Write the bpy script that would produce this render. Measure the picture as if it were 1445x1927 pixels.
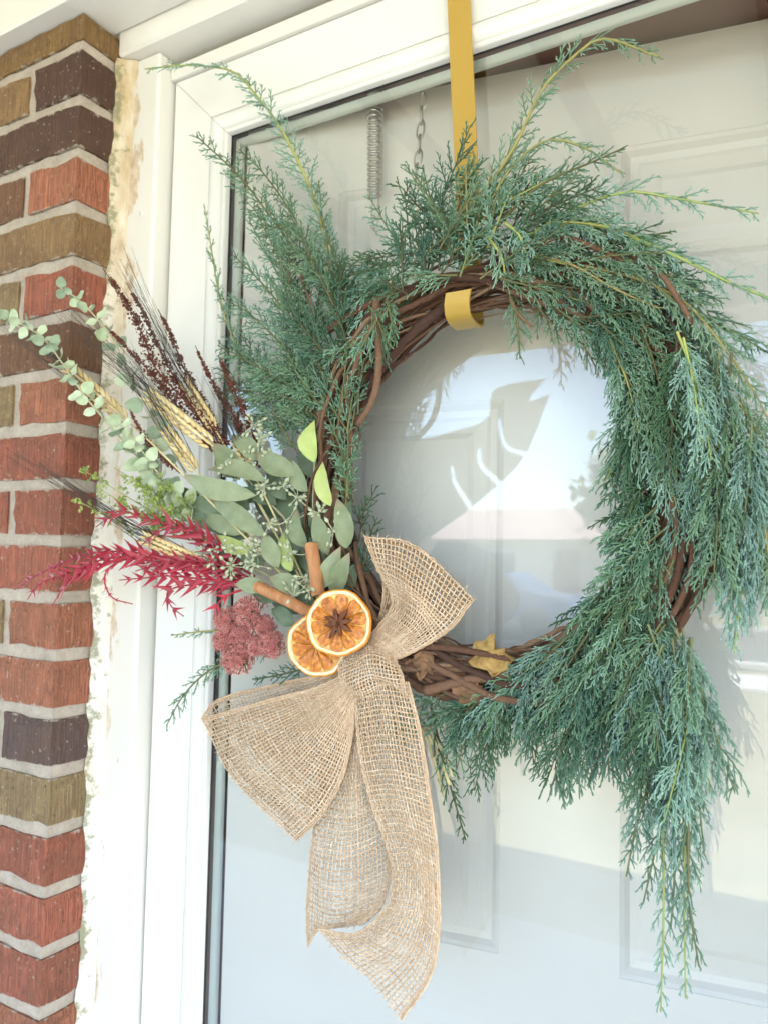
import bpy, math, numpy as np
from math import sin, cos, radians, pi
for _o in list(bpy.data.objects): bpy.data.objects.remove(_o, do_unlink=True)
scn = bpy.context.scene
COL = scn.collection

# ------------------------------------------------------------------ camera
YAW, PITCH, ROLL, FPX = radians(30.318), radians(3.488), radians(1.142), 1459.4   # solved from the photograph's vanishing points
CAMP = np.array([0., 0., 1.5])                                                    # porch floor is z = 0
_f = np.array([-sin(YAW)*cos(PITCH), cos(YAW)*cos(PITCH), sin(PITCH)])
_r = np.array([cos(YAW), sin(YAW), 0.]); _u = np.cross(_r, _f)
_r, _u = cos(ROLL)*_r + sin(ROLL)*_u, -sin(ROLL)*_r + cos(ROLL)*_u
cam = bpy.data.objects.new('camera', bpy.data.cameras.new('camera')); COL.objects.link(cam)
from mathutils import Matrix, Vector
cam.matrix_world = Matrix(((_r[0], _u[0], -_f[0], CAMP[0]), (_r[1], _u[1], -_f[1], CAMP[1]), (_r[2], _u[2], -_f[2], CAMP[2]), (0, 0, 0, 1)))
cam.data.sensor_fit = 'HORIZONTAL'; cam.data.sensor_width = 36.0; cam.data.lens = 36.0*FPX/1445.0
cam.data.clip_start = 0.02; cam.data.clip_end = 2000
cam.data.dof.use_dof = True; cam.data.dof.focus_distance = 0.71; cam.data.dof.aperture_fstop = 9.5
scn.camera = cam

# ------------------------------------------------------------------ sky, sun, exposure
SUN_EL, SUN_AZ = radians(52), radians(74)      # sun stands to the side and behind the house: the porch is in open shade, the lawn is sunlit
w = bpy.data.worlds.new('World'); scn.world = w; w.use_nodes = True
nt = w.node_tree; bg = nt.nodes['Background']
sky = nt.nodes.new('ShaderNodeTexSky'); sky.sky_type = 'NISHITA'; sky.sun_disc = False
sky.sun_elevation = SUN_EL; sky.sun_rotation = SUN_AZ; sky.air_density = 1.0; sky.dust_density = 0.9
nt.links.new(sky.outputs[0], bg.inputs[0]); bg.inputs[1].default_value = 0.15
sl = bpy.data.lights.new('sun', 'SUN'); sl.energy = 4.5; sl.angle = radians(0.5); sl.color = (1.0, 0.96, 0.91)
sun = bpy.data.objects.new('sun', sl); COL.objects.link(sun)
sdir = Vector((sin(SUN_AZ)*cos(SUN_EL), cos(SUN_AZ)*cos(SUN_EL), sin(SUN_EL)))
sun.rotation_euler = sdir.to_track_quat('Z', 'Y').to_euler()
scn.view_settings.view_transform = 'Standard'; scn.view_settings.look = 'None'
scn.view_settings.exposure = 2.9; scn.view_settings.gamma = 1.0; scn.view_settings.use_curve_mapping = False
scn.cycles.max_bounces = 10; scn.cycles.diffuse_bounces = 5; scn.cycles.transparent_max_bounces = 24
scn.cycles.glossy_bounces = 4

# ------------------------------------------------------------------ helpers
rng = np.random.default_rng(11)
DOOR = 0.69                                     # y of the storm door's face; brick face 0.596
def ray(x, y): return _f + _r*(x-722.5)/FPX - _u*(y-963.5)/FPX
def at(x, y, Y): d = ray(x, y); return CAMP + d*Y/d[1]
def P(x, y, d=0.05):                            # the wreath hugs the glass; the spray of dried flowers swings out over the bricks
    k = min(max((450-x)/300, 0), 1); return at(x, y, DOOR-d*(.60+.40*k*k*(3-2*k)))
#    # photo pixel -> point standing d metres in front of the door face
def PL(pts, d0=None): return np.array([P(q[0], q[1], q[2] if len(q) > 2 else d0) for q in pts])
def nrm(v): return v/np.maximum(np.linalg.norm(v, axis=-1, keepdims=True), 1e-12)

def spl(pts, n):
    """Catmull-Rom through pts, n samples even in arc length"""
    p = np.asarray(pts, float)
    if len(p) == 2: return p[0] + (p[1]-p[0])*np.linspace(0, 1, n)[:, None]
    q = np.vstack([2*p[0]-p[1], p, 2*p[-1]-p[-2]]); out = []
    for i in range(len(p)-1):
        t = np.linspace(0, 1, 24, endpoint=False)[:, None]; a, b, c, d = q[i:i+4]
        out.append(.5*(2*b+(c-a)*t+(2*a-5*b+4*c-d)*t*t+(3*b-a-3*c+d)*t**3))
    o = np.vstack(out+[p[-1:]]); s = np.r_[0, np.cumsum(np.linalg.norm(np.diff(o, axis=0), axis=1))]
    k = np.linspace(0, s[-1], n); return np.stack([np.interp(k, s, o[:, j]) for j in range(o.shape[1])], 1)

class Bin:
    def __init__(s): s.v = []; s.q = []; s.t = []; s.a = []; s.n = 0
    def add(s, V, Q=None, T=None, a=0.0):
        V = np.asarray(V, float).reshape(-1, 3)
        if Q is not None and len(Q): s.q.append(np.asarray(Q).reshape(-1, 4)+s.n)
        if T is not None and len(T): s.t.append(np.asarray(T).reshape(-1, 3)+s.n)
        s.v.append(V); s.a.append(np.broadcast_to(np.asarray(a, float), (len(V),)).copy()); s.n += len(V)
    def tubes(s, paths, rad, k=3, a=0.0, ref=None, cap=False):
        p = np.asarray(paths, float)
        if p.ndim == 2: p = p[None]
        m, n, _ = p.shape
        rad = np.broadcast_to(np.asarray(rad, float), (m, n)); a = np.broadcast_to(np.asarray(a, float), (m, n))
        if cap:
            p = np.concatenate([p[:, :1], p, p[:, -1:]], 1); rad = np.concatenate([rad[:, :1]*.02, rad, rad[:, -1:]*.02], 1)
            a = np.concatenate([a[:, :1], a, a[:, -1:]], 1)
            T = np.gradient(p[:, 1:-1], axis=1); T = np.concatenate([T[:, :1], T, T[:, -1:]], 1); n += 2
        else: T = np.gradient(p, axis=1)
        T = nrm(T)
        if ref is None:
            ax = np.argmin(np.abs(T.mean(1)), axis=1); ref = np.eye(3)[ax][:, None, :]
        else: ref = np.asarray(ref, float).reshape(-1, 1, 3)
        A = nrm(np.cross(T, np.broadcast_to(ref, T.shape))); B = np.cross(T, A)
        an = np.arange(k)*2*pi/k
        V = p[:, :, None]+rad[:, :, None, None]*(A[:, :, None]*np.cos(an)[:, None]+B[:, :, None]*np.sin(an)[:, None])
        I = np.arange(m*n*k).reshape(m, n, k); J = np.roll(I, -1, 2)
        Q = np.stack([I[:, :-1], J[:, :-1], J[:, 1:], I[:, 1:]], -1)
        s.add(V, Q, a=np.repeat(a.reshape(-1), k))
    def grid(s, G, a=0.0, wrap=False):
        G = np.asarray(G, float); m, n, _ = G.shape; I = np.arange(m*n).reshape(m, n)
        if wrap:
            J = np.roll(I, -1, 1); Q = np.stack([I[:-1], J[:-1], J[1:], I[1:]], -1)
        else: Q = np.stack([I[:-1, :-1], I[:-1, 1:], I[1:, 1:], I[1:, :-1]], -1)
        s.add(G, Q, a=a if np.ndim(a) == 0 else np.asarray(a).reshape(-1))
    def box(s, lo, hi, a=0.0, bev=0.0):
        x0, y0, z0 = lo; x1, y1, z1 = hi
        if bev <= 0:
            V = [(x, y, z) for x in (x0, x1) for y in (y0, y1) for z in (z0, z1)]
            s.add(V, [(0, 1, 3, 2), (4, 6, 7, 5), (0, 4, 5, 1), (2, 3, 7, 6), (0, 2, 6, 4), (1, 5, 7, 3)], a=a); return
        c = np.array([(lo[i]+hi[i])/2 for i in range(3)]); h = np.array([(hi[i]-lo[i])/2 for i in range(3)])
        V = []; idx = {}
        for sx in (-1, 1):
            for sy in (-1, 1):
                for sz in (-1, 1):
                    for ax in range(3):
                        e = h-bev; e[ax] = h[ax]; idx[(sx, sy, sz, ax)] = len(V); V.append(c+np.array((sx, sy, sz))*e)
        Q = []; T = []
        for ax in range(3):
            b1, b2 = [i for i in range(3) if i != ax]
            for sg in (-1, 1):
                f = []
                for u, v in ((-1, -1), (1, -1), (1, 1), (-1, 1)):
                    k = [0, 0, 0]; k[ax] = sg; k[b1] = u; k[b2] = v; f.append(idx[(*k, ax)])
                Q.append(f)
        for ax in range(3):
            b1, b2 = [i for i in range(3) if i != ax]
            for u in (-1, 1):
                for v in (-1, 1):
                    k0 = [0, 0, 0]; k1 = [0, 0, 0]; k0[ax] = -1; k1[ax] = 1
                    for kk in (k0, k1): kk[b1] = u; kk[b2] = v
                    Q.append([idx[(*k0, b1)], idx[(*k1, b1)], idx[(*k1, b2)], idx[(*k0, b2)]])
        for sx in (-1, 1):
            for sy in (-1, 1):
                for sz in (-1, 1): T.append([idx[(sx, sy, sz, i)] for i in range(3)])
        s.add(V, Q, T, a=a)
    def mesh(s, name, origin=(0, 0, 0), smooth=True):
        V = np.vstack(s.v)-np.asarray(origin); me = bpy.data.meshes.new(name)
        L = []; st = []; k = 0
        if s.q: q = np.vstack(s.q); L.append(q.ravel()); st.append(np.arange(len(q))*4); k = len(q)*4
        if s.t: t = np.vstack(s.t); L.append(t.ravel()); st.append(k+np.arange(len(t))*3)
        L = np.concatenate(L).astype('i4'); st = np.concatenate(st).astype('i4')
        me.vertices.add(len(V)); me.vertices.foreach_set('co', V.astype('f4').ravel())
        me.loops.add(len(L)); me.loops.foreach_set('vertex_index', L)
        me.polygons.add(len(st)); me.polygons.foreach_set('loop_start', st)
        me.polygons.foreach_set('use_smooth', np.full(len(st), smooth))
        at_ = me.attributes.new('lv', 'FLOAT', 'POINT'); at_.data.foreach_set('value', np.concatenate(s.a).astype('f4'))
        me.update(calc_edges=True); me.validate(); return me

def link(name, me, mat=None, parent=None, loc=None, **props):
    o = bpy.data.objects.new(name, me); COL.objects.link(o)
    if parent is not None: o.parent = parent
    if loc is not None: o.location = loc
    if mat is not None and me is not None and not me.materials: me.materials.append(mat)
    for k, v in props.items(): o[k] = v
    return o
def thing(name, loc, label, category, group=None):
    o = link(name, None, loc=tuple(float(c) for c in loc)); o['label'] = label; o['category'] = category
    if group: o['group'] = group
    return o
def part(name, b, mat, parent, smooth=True, **props):
    """child mesh given in world coordinates"""
    org = np.zeros(3); q = parent
    while q is not None: org += np.array(q.location); q = q.parent
    return link(name, b.mesh(name, org, smooth), mat, parent, **props)
def single(name, b, mat, label, category, smooth=True, group=None, base=None):
    V = np.vstack(b.v)
    org = np.array([(V[:, 0].min()+V[:, 0].max())/2, (V[:, 1].min()+V[:, 1].max())/2, V[:, 2].min()]) if base is None else np.asarray(base)
    o = link(name, b.mesh(name, org, smooth), mat, loc=org, label=label, category=category)
    if group: o['group'] = group
    return o
def struct(name, b, mat, smooth=False): return link(name, b.mesh(name, smooth=smooth), mat, kind='structure')

# ------------------------------------------------------------------ materials
def M(name, col, rough=.6, metal=0., spec=.5):
    m = bpy.data.materials.new(name); m.use_nodes = True; p = m.node_tree.nodes['Principled BSDF']
    p.inputs['Base Color'].default_value = (*col, 1); p.inputs['Roughness'].default_value = rough
    p.inputs['Metallic'].default_value = metal; p.inputs['Specular IOR Level'].default_value = spec
    return m
def N(m, t, **kw):
    n = m.node_tree.nodes.new(t)
    for k, v in kw.items(): setattr(n, k, v)
    return n
def L(m, a, b): m.node_tree.links.new(a, b)
def pr(m): return m.node_tree.nodes['Principled BSDF']
def noise(m, scale, detail=4, rough=.6, vec=None, mapscale=None, coord='Object'):
    n = N(m, 'ShaderNodeTexNoise'); n.inputs['Scale'].default_value = scale; n.inputs['Detail'].default_value = detail; n.inputs['Roughness'].default_value = rough
    src = N(m, 'ShaderNodeNewGeometry').outputs['Position'] if coord == 'World' else N(m, 'ShaderNodeTexCoord').outputs[coord]
    if mapscale:
        mp = N(m, 'ShaderNodeMapping'); mp.inputs['Scale'].default_value = mapscale; L(m, src, mp.inputs['Vector']); src = mp.outputs[0]
    L(m, src, n.inputs['Vector']); return n.outputs['Fac']
def ramp(m, fac, stops):
    r = N(m, 'ShaderNodeValToRGB'); e = r.color_ramp.elements
    e[0].position, e[0].color = stops[0][0], (*stops[0][1], 1); e[1].position, e[1].color = stops[-1][0], (*stops[-1][1], 1)
    for p_, c in stops[1:-1]:
        x = e.new(p_); x.color = (*c, 1)
    L(m, fac, r.inputs[0]); return r.outputs[0]
def mix(m, fac, a, b, mode='MIX'):
    x = N(m, 'ShaderNodeMix', data_type='RGBA', blend_type=mode)
    for sock, v in ((x.inputs[0], fac), (x.inputs[6], a), (x.inputs[7], b)):
        if isinstance(v, (int, float)): sock.default_value = v
        elif isinstance(v, tuple): sock.default_value = (*v, 1) if len(v) == 3 else v
        else: L(m, v, sock)
    return x.outputs[2]
def mth(m, op, a, b=0., clamp=False):
    x = N(m, 'ShaderNodeMath', operation=op); x.use_clamp = clamp
    for s_, v in ((x.inputs[0], a), (x.inputs[1], b)):
        if isinstance(v, (int, float)): s_.default_value = v
        else: L(m, v, s_)
    return x.outputs[0]
def bump(m, h, strength=.3, dist=.002):
    b = N(m, 'ShaderNodeBump'); b.inputs['Strength'].default_value = strength; b.inputs['Distance'].default_value = dist
    L(m, h, b.inputs['Height']); L(m, b.outputs[0], pr(m).inputs['Normal'])
def base(m, c): L(m, c, pr(m).inputs['Base Color'])
def attr(m): a = N(m, 'ShaderNodeAttribute', attribute_name='lv'); return a.outputs['Fac']
def rnd(m): return N(m, 'ShaderNodeObjectInfo').outputs['Random']

def plain(name, c0, c1, scale, rough=.7, bs=.2, bd=.002, spec=.4, coord='World', **kw):
    m = M(name, c0, rough, spec=spec); n = noise(m, scale, coord=coord, **kw); base(m, ramp(m, n, [(.3, c0), (.7, c1)])); bump(m, n, bs, bd); return m

mt = {}
m = mt['brick'] = M('brick', (.3, .1, .06), .88, spec=.25)
oc = N(m, 'ShaderNodeObjectInfo').outputs['Color']
n1 = noise(m, 60, 5, .65, coord='World'); n2 = noise(m, 1, 2, .5, mapscale=(800, 800, 9), coord='World'); n3 = noise(m, 190, 2, .5, coord='World')
c = mix(m, ramp(m, n1, [(.3, (.25,)*3), (.75, (.75,)*3)]), oc, mix(m, .55, oc, (.12, .06, .04)))
c = mix(m, ramp(m, noise(m, 17, 5, .7, coord='World'), [(.42, (0,)*3), (.62, (.65,)*3)]), c, mix(m, .6, c, (.15, .085, .055)))
c = mix(m, ramp(m, n2, [(.38, (1,)*3), (.47, (0,)*3)]), c, mix(m, .5, c, (.06, .03, .025)))
c = mix(m, ramp(m, n3, [(.67, (0,)*3), (.73, (.6,)*3)]), c, (.46, .38, .30))
c = mix(m, ramp(m, noise(m, 240, 3, .6, coord='World'), [(.30, (.8,)*3), (.37, (0,)*3)]), c, (.07, .035, .028))
sg = N(m, 'ShaderNodeSeparateXYZ'); L(m, N(m, 'ShaderNodeTexCoord').outputs['Generated'], sg.inputs[0])
ez = mth(m, 'MULTIPLY', mth(m, 'ABSOLUTE', mth(m, 'SUBTRACT', sg.outputs[2], .5)), 2.0); n5 = noise(m, 75, 5, .7, coord='World')
sm = mth(m, 'ADD', mth(m, 'MULTIPLY', mth(m, 'SUBTRACT', ez, .86), 1.9), mth(m, 'MULTIPLY', mth(m, 'SUBTRACT', n5, .52), 1.6))
c = mix(m, ramp(m, sm, [(.10, (0,)*3), (.20, (.85,)*3)]), c, (.40, .35, .29)); base(m, c)
bump(m, mth(m, 'ADD', ramp(m, n2, [(.4, (0,)*3), (.55, (1,)*3)]), mth(m, 'ADD', mth(m, 'MULTIPLY', n1, 1.0), mth(m, 'MULTIPLY', n3, .9))), .75, .0022)
m = mt['mortar'] = M('mortar', (.42, .38, .33), .95, spec=.2)
n1 = noise(m, 35, 5, .7, coord='World'); n2 = noise(m, 420, 3, .6, coord='World')
base(m, mix(m, ramp(m, n2, [(.35, (0,)*3), (.75, (.5,)*3)]), ramp(m, n1, [(.3, (.27, .225, .185)), (.7, (.44, .38, .325))]), (.52, .46, .40))); bump(m, n2, .5, .0012)
m = mt['white_paint'] = M('white_paint', (.80, .79, .76), .42)
n1 = noise(m, 9, 4, .6, coord='World'); n2 = noise(m, 1, 3, .6, mapscale=(260, 260, 14), coord='World')
base(m, mix(m, ramp(m, noise(m, 52, 5, .72, coord='World'), [(.69, (0,)*3), (.76, (.45,)*3)]), ramp(m, n1, [(.3, (.675, .655, .615)), (.7, (.725, .71, .675))]), (.42, .35, .26))); bump(m, n2, .16, .001)
m = mt['peeling_paint'] = M('peeling_paint', (.8, .79, .76), .5)
g = N(m, 'ShaderNodeNewGeometry'); sx = N(m, 'ShaderNodeSeparateXYZ'); L(m, g.outputs['Position'], sx.inputs[0])
edge = mth(m, 'MULTIPLY_ADD', sx.outputs[0], -28.0); m.node_tree.nodes[-1].inputs[2].default_value = -28*.762
n1 = noise(m, 26, 6, .62, mapscale=(1, 1, .35), coord='World'); k = mth(m, 'ADD', n1, mth(m, 'MULTIPLY', edge, .30))
base(m, mix(m, ramp(m, k, [(.60, (0,)*3), (.63, (1,)*3)]), (.71, .695, .66), ramp(m, noise(m, 60, 4, coord='World'), [(.35, (.48, .36, .24)), (.65, (.68, .60, .50))])))
bump(m, ramp(m, k, [(.60, (1,)*3), (.63, (0,)*3)]), .35, .0008)
m = mt['caulk'] = M('caulk', (.6, .52, .4), .8)
n1 = noise(m, 40, 5, .65, mapscale=(1, 1, .4), coord='World'); n2 = noise(m, 55, 5, .7, coord='World')
sz_ = N(m, 'ShaderNodeSeparateXYZ'); L(m, N(m, 'ShaderNodeNewGeometry').outputs['Position'], sz_.inputs[0])
c = mix(m, mth(m, 'MULTIPLY', mth(m, 'SUBTRACT', sz_.outputs[2], 1.55), 1.9, True), ramp(m, n1, [(.28, (.56, .46, .36)), (.42, (.68, .62, .55)), (.6, (.72, .70, .66))]), ramp(m, n1, [(.3, (.34, .22, .11)), (.5, (.52, .41, .26)), (.68, (.64, .58, .46))]))
base(m, mix(m, ramp(m, mth(m, 'ADD', n2, mth(m, 'MULTIPLY', attr(m), .16)), [(.60, (0,)*3), (.70, (.85,)*3)]), c, mix(m, n1, (.14, .17, .05), (.30, .27, .20)))); bump(m, n2, .6, .003)
m = mt['door_white'] = M('door_white', (.82, .82, .81), .32); n1 = noise(m, 14, 3, coord='World')
base(m, mix(m, ramp(m, noise(m, 38, 6, .75, coord='World'), [(.70, (0,)*3), (.80, (.30,)*3)]), ramp(m, n1, [(.3, (.70, .695, .675)), (.7, (.74, .735, .72))]), (.48, .44, .37))); bump(m, noise(m, 700, 2, coord='World'), .04, .0004)
mt['gasket'] = M('gasket', (.012, .012, .014), .5)
mt['spacer'] = M('spacer', (.66, .72, .68), .45)
mt['brown_jamb'] = plain('brown_jamb', (.19, .085, .065), (.23, .11, .085), 30, .5, .1)
m = mt['inner_door'] = M('inner_door', (.72, .72, .70), .38); base(m, ramp(m, noise(m, 6, 3, coord='World'), [(.3, (.84, .83, .80)), (.7, (.88, .87, .84))]))
# clear pane: a slab whose outer face mirrors by Fresnel (both surfaces of the pane together)
m = mt['glass'] = bpy.data.materials.new('glass'); m.use_nodes = True; t_ = m.node_tree; t_.nodes.remove(pr(m)); out = t_.nodes['Material Output']
fr = N(m, 'ShaderNodeFresnel'); fr.inputs[0].default_value = 1.52; tr = N(m, 'ShaderNodeBsdfTransparent'); tr.inputs[0].default_value = (.98, .985, .985, 1)
gl = N(m, 'ShaderNodeBsdfGlossy'); gl.inputs['Roughness'].default_value = 0.0; ms = N(m, 'ShaderNodeMixShader')
L(m, mth(m, 'MULTIPLY', fr.outputs[0], 2.4, True), ms.inputs[0]); L(m, tr.outputs[0], ms.inputs[1]); L(m, gl.outputs[0], ms.inputs[2]); L(m, ms.outputs[0], out.inputs[0])
m = mt['glass_back'] = bpy.data.materials.new('glass_back'); m.use_nodes = True; t_ = m.node_tree; t_.nodes.remove(pr(m))
tr = N(m, 'ShaderNodeBsdfTransparent'); L(m, tr.outputs[0], t_.nodes['Material Output'].inputs[0])
mt['steel'] = M('steel', (.66, .65, .62), .3, 1.0)
m = mt['mustard_metal'] = M('mustard_metal', (.43, .275, .05), .42); bump(m, noise(m, 900, 2, coord='World'), .05, .0003)
m = mt['bark'] = M('bark', (.15, .08, .05), .8, spec=.3)
n2 = noise(m, 330, 6, .75, coord='World'); a_ = attr(m)
c = ramp(m, a_, [(0, (.085, .042, .030)), (.35, (.175, .085, .052)), (.7, (.25, .14, .088)), (1, (.36, .24, .15))])
base(m, mix(m, ramp(m, n2, [(.35, (0,)*3), (.7, (.55,)*3)]), c, mix(m, .6, c, (.045, .025, .02)))); bump(m, n2, 1.0, .003)

def foliage(name, stops, rough=.62, var=.38, spec=.3):
    m = M(name, (.1, .2, .1), rough, spec=spec); c = ramp(m, attr(m), stops)
    n = noise(m, 38, 3, coord='World'); hs = N(m, 'ShaderNodeHueSaturation')
    v = mth(m, 'ADD', 1-var*.85, mth(m, 'MULTIPLY', mth(m, 'ADD', rnd(m), n), var))
    L(m, v, hs.inputs['Value']); hs.inputs['Saturation'].default_value = .92
    L(m, mth(m, 'ADD', .43, mth(m, 'MULTIPLY', rnd(m), .09)), hs.inputs['Hue']); L(m, c, hs.inputs['Color']); L(m, hs.outputs[0], pr(m).inputs['Base Color']); return m
mt['cedar'] = foliage('cedar', [(0, (.20, .09, .06)), (.10, (.13, .14, .05)), (.22, (.065, .13, .06)), (.5, (.095, .20, .125)), (.8, (.16, .295, .215)), (1, (.33, .47, .36))])
mt['cedar_blue'] = foliage('cedar_blue', [(0, (.20, .10, .07)), (.10, (.15, .17, .07)), (.22, (.08, .15, .09)), (.5, (.11, .215, .175)), (.8, (.17, .30, .265)), (1, (.32, .46, .43))])
mt['cedar_dark'] = foliage('cedar_dark', [(0, (.16, .07, .045)), (.10, (.08, .08, .035)), (.22, (.045, .10, .045)), (.5, (.045, .115, .07)), (.8, (.07, .165, .115)), (1, (.14, .26, .20))])
mt['cedar_pale'] = foliage('cedar_pale', [(0, (.25, .22, .06)), (.10, (.34, .36, .09)), (.22, (.14, .24, .10)), (.5, (.15, .275, .20)), (.8, (.22, .37, .31)), (1, (.36, .50, .44))])
def leafmat(name, c0, c1, rough=.5, tip=None, spec=.4):
    m = M(name, c0, rough, spec=spec); n = noise(m, 90, 4, coord='World'); c = mix(m, rnd(m), c0, c1)
    c = mix(m, ramp(m, n, [(.35, (0,)*3), (.7, (.5,)*3)]), c, mix(m, .5, c, tuple(min(1, x*1.6+.05) for x in c1)))
    a_ = attr(m)
    if tip: c = mix(m, ramp(m, a_, [(.75, (0,)*3), (1, (.7,)*3)]), c, tip)
    base(m, c); bump(m, n, .15, .001); pr(m).inputs['Subsurface Weight'].default_value = 0.0; return m
mt['euc_leaf'] = leafmat('euc_leaf', (.13, .165, .085), (.21, .25, .15), .5, (.30, .20, .14))
mt['euc_lime'] = leafmat('euc_lime', (.32, .40, .12), (.38, .42, .16), .45)
mt['euc_dark'] = leafmat('euc_dark', (.08, .12, .07), (.14, .19, .12), .55)
mt['euc_round'] = leafmat('euc_round', (.33, .41, .26), (.46, .53, .39), .55)
mt['euc_round_dark'] = leafmat('euc_round_dark', (.20, .27, .18), (.30, .38, .27), .55)
mt['seed'] = plain('seed', (.34, .37, .24), (.46, .50, .36), 120, .6, .1)
mt['twig'] = plain('twig', (.34, .33, .20), (.46, .43, .28), 90, .6, .1)
m = mt['crimson'] = M('crimson', (.25, .01, .04), .4, spec=.5)
base(m, mix(m, rnd(m), ramp(m, attr(m), [(0, (.22, .008, .024)), (.5, (.33, .009, .032)), (1, (.50, .014, .045))]), ramp(m, attr(m), [(0, (.14, .006, .016)), (1, (.32, .009, .032))])))
m = mt['sedum'] = M('sedum', (.35, .08, .08), .75); n = noise(m, 170, 3, coord='World')
base(m, mix(m, ramp(m, n, [(.35, (0,)*3), (.7, (1,)*3)]), ramp(m, attr(m), [(0, (.24, .12, .08)), (.5, (.52, .16, .15)), (1, (.72, .42, .36))]), ramp(m, attr(m), [(0, (.26, .22, .10)), (.5, (.48, .11, .14)), (1, (.74, .50, .42))])))
mt['dock'] = plain('dock', (.075, .020, .014), (.15, .045, .03), 160, .75, .3)
m = mt['wheat'] = M('wheat', (.5, .36, .17), .6); base(m, ramp(m, attr(m), [(0, (.40, .30, .13)), (.5, (.56, .42, .20)), (1, (.66, .55, .32))])); bump(m, noise(m, 500, 2, coord='World'), .3, .0006)
mt['awn'] = M('awn', (.055, .042, .036), .6)
mt['straw'] = plain('straw', (.50, .42, .20), (.66, .58, .34), 60, .55, .1)
mt['lime'] = leafmat('lime', (.17, .24, .05), (.30, .37, .10), .5)
m = mt['burlap'] = M('burlap', (.45, .32, .19), .9, spec=.15); n = noise(m, 160, 4, coord='World')
c = ramp(m, attr(m), [(0, (.47, .325, .21)), (.5, (.61, .455, .325)), (1, (.76, .62, .485))])
base(m, mix(m, ramp(m, n, [(.3, (0,)*3), (.75, (.6,)*3)]), c, mix(m, .5, c, (.30, .18, .09)))); bump(m, noise(m, 1400, 3, coord='World'), .4, .0005)
m = mt['orange_rind'] = plain('orange_rind', (.60, .20, .02), (.72, .30, .04), 300, .5, .5, .001)
mt['orange_pith'] = plain('orange_pith', (.78, .62, .36), (.86, .76, .54), 160, .7, .4, .0012)
m = mt['orange_pulp'] = M('orange_pulp', (.55, .22, .03), .28, spec=.6); n = noise(m, 240, 4, .6, coord='World')
base(m, ramp(m, n, [(.3, (.24, .062, .008)), (.5, (.50, .16, .016)), (.72, (.70, .32, .05))])); bump(m, n, .7, .0018)
pr(m).inputs['Subsurface Weight'].default_value = .25; pr(m).inputs['Subsurface Radius'].default_value = (.006, .002, .0006)
mt['orange_membrane'] = plain('orange_membrane', (.62, .32, .07), (.78, .52, .20), 260, .45, .4, .001)
m = mt['anise'] = plain('anise', (.10, .030, .014), (.20, .07, .03), 220, .5, .5, .001)
m = mt['cinnamon'] = M('cinnamon', (.36, .15, .06), .7); n = noise(m, 1, 4, .6, mapscale=(160, 160, 30), coord='World')
base(m, ramp(m, n, [(.3, (.27, .105, .04)), (.7, (.48, .23, .10))])); bump(m, n, .4, .001)
mt['dry_leaf'] = plain('dry_leaf', (.26, .145, .04), (.46, .30, .10), 90, .65, .5, .003)
mt['dry_leaf_brown'] = plain('dry_leaf_brown', (.14, .07, .035), (.26, .14, .07), 90, .7, .5, .003)

# ------------------------------------------------------------------ setting: porch, ground, street
mt['concrete'] = plain('concrete', (.55, .54, .52), (.63, .62, .60), 7, .85, .3)
mt['ceiling_paint'] = plain('ceiling_paint', (.80, .71, .54), (.84, .76, .60), 3, .6, .05)
mt['lawn'] = plain('lawn', (.20, .19, .10), (.31, .27, .165), 2.2, .9, .6, .02)
mt['asphalt'] = plain('asphalt', (.05, .05, .052), (.075, .073, .07), 12, .9, .4)
mt['sidewalk'] = plain('sidewalk', (.52, .50, .46), (.62, .60, .56), 3, .9, .2)
b = Bin(); b.box((-3.4, -1.8, -.16), (2.8, 1.9, 0.0)); struct('porch_floor', b, mt['concrete'])
b = Bin(); b.box((-4.2, -2.1, 2.62), (3.6, 2.2, 2.74)); struct('porch_ceiling', b, mt['ceiling_paint'])
b = Bin()
for x in np.arange(-3.9, 3.4, .42): b.box((x, -1.79, 2.575), (x+.045, .545, 2.619))
struct('ceiling_batten_trim', b, mt['brown_jamb'])
b = Bin(); b.box((-4.2, -2.05, 2.50), (3.6, -1.80, 2.618)); struct('porch_beam', b, mt['white_paint'])
b = Bin(); V = [(-4.6, -2.35, 2.75), (4.0, -2.35, 2.75), (4.0, 3.2, 4.3), (-4.6, 3.2, 4.3), (-4.6, -2.35, 2.90), (4.0, -2.35, 2.90), (4.0, 3.2, 4.45), (-4.6, 3.2, 4.45)]
b.add(V, [(0, 1, 2, 3), (4, 7, 6, 5), (0, 4, 5, 1), (1, 5, 6, 2), (2, 6, 7, 3), (3, 7, 4, 0)]); struct('roof', b, mt['asphalt'])
b = Bin(); b.box((-600, -600, -.30), (600, 600, -.17)); struct('ground', b, mt['lawn'])
b = Bin(); b.box((-80, -11.6, -.169), (60, -10.1, -.13)); struct('pavement', b, mt['sidewalk'])
b = Bin(); b.box((-80, -20.5, -.168), (60, -12.6, -.16)); struct('road', b, mt['asphalt'])
for y0, y1 in ((-12.6, -12.42), (-20.68, -20.5)):
    b = Bin(); b.box((-80, y0, -.168), (60, y1, -.04), bev=.02); struct('kerb', b, mt['sidewalk'])
b = Bin(); b.box((-4.2, 1.92, 0), (3.6, 2.1, 2.6)); struct('hallway_wall', b, mt['brown_jamb'])

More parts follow.
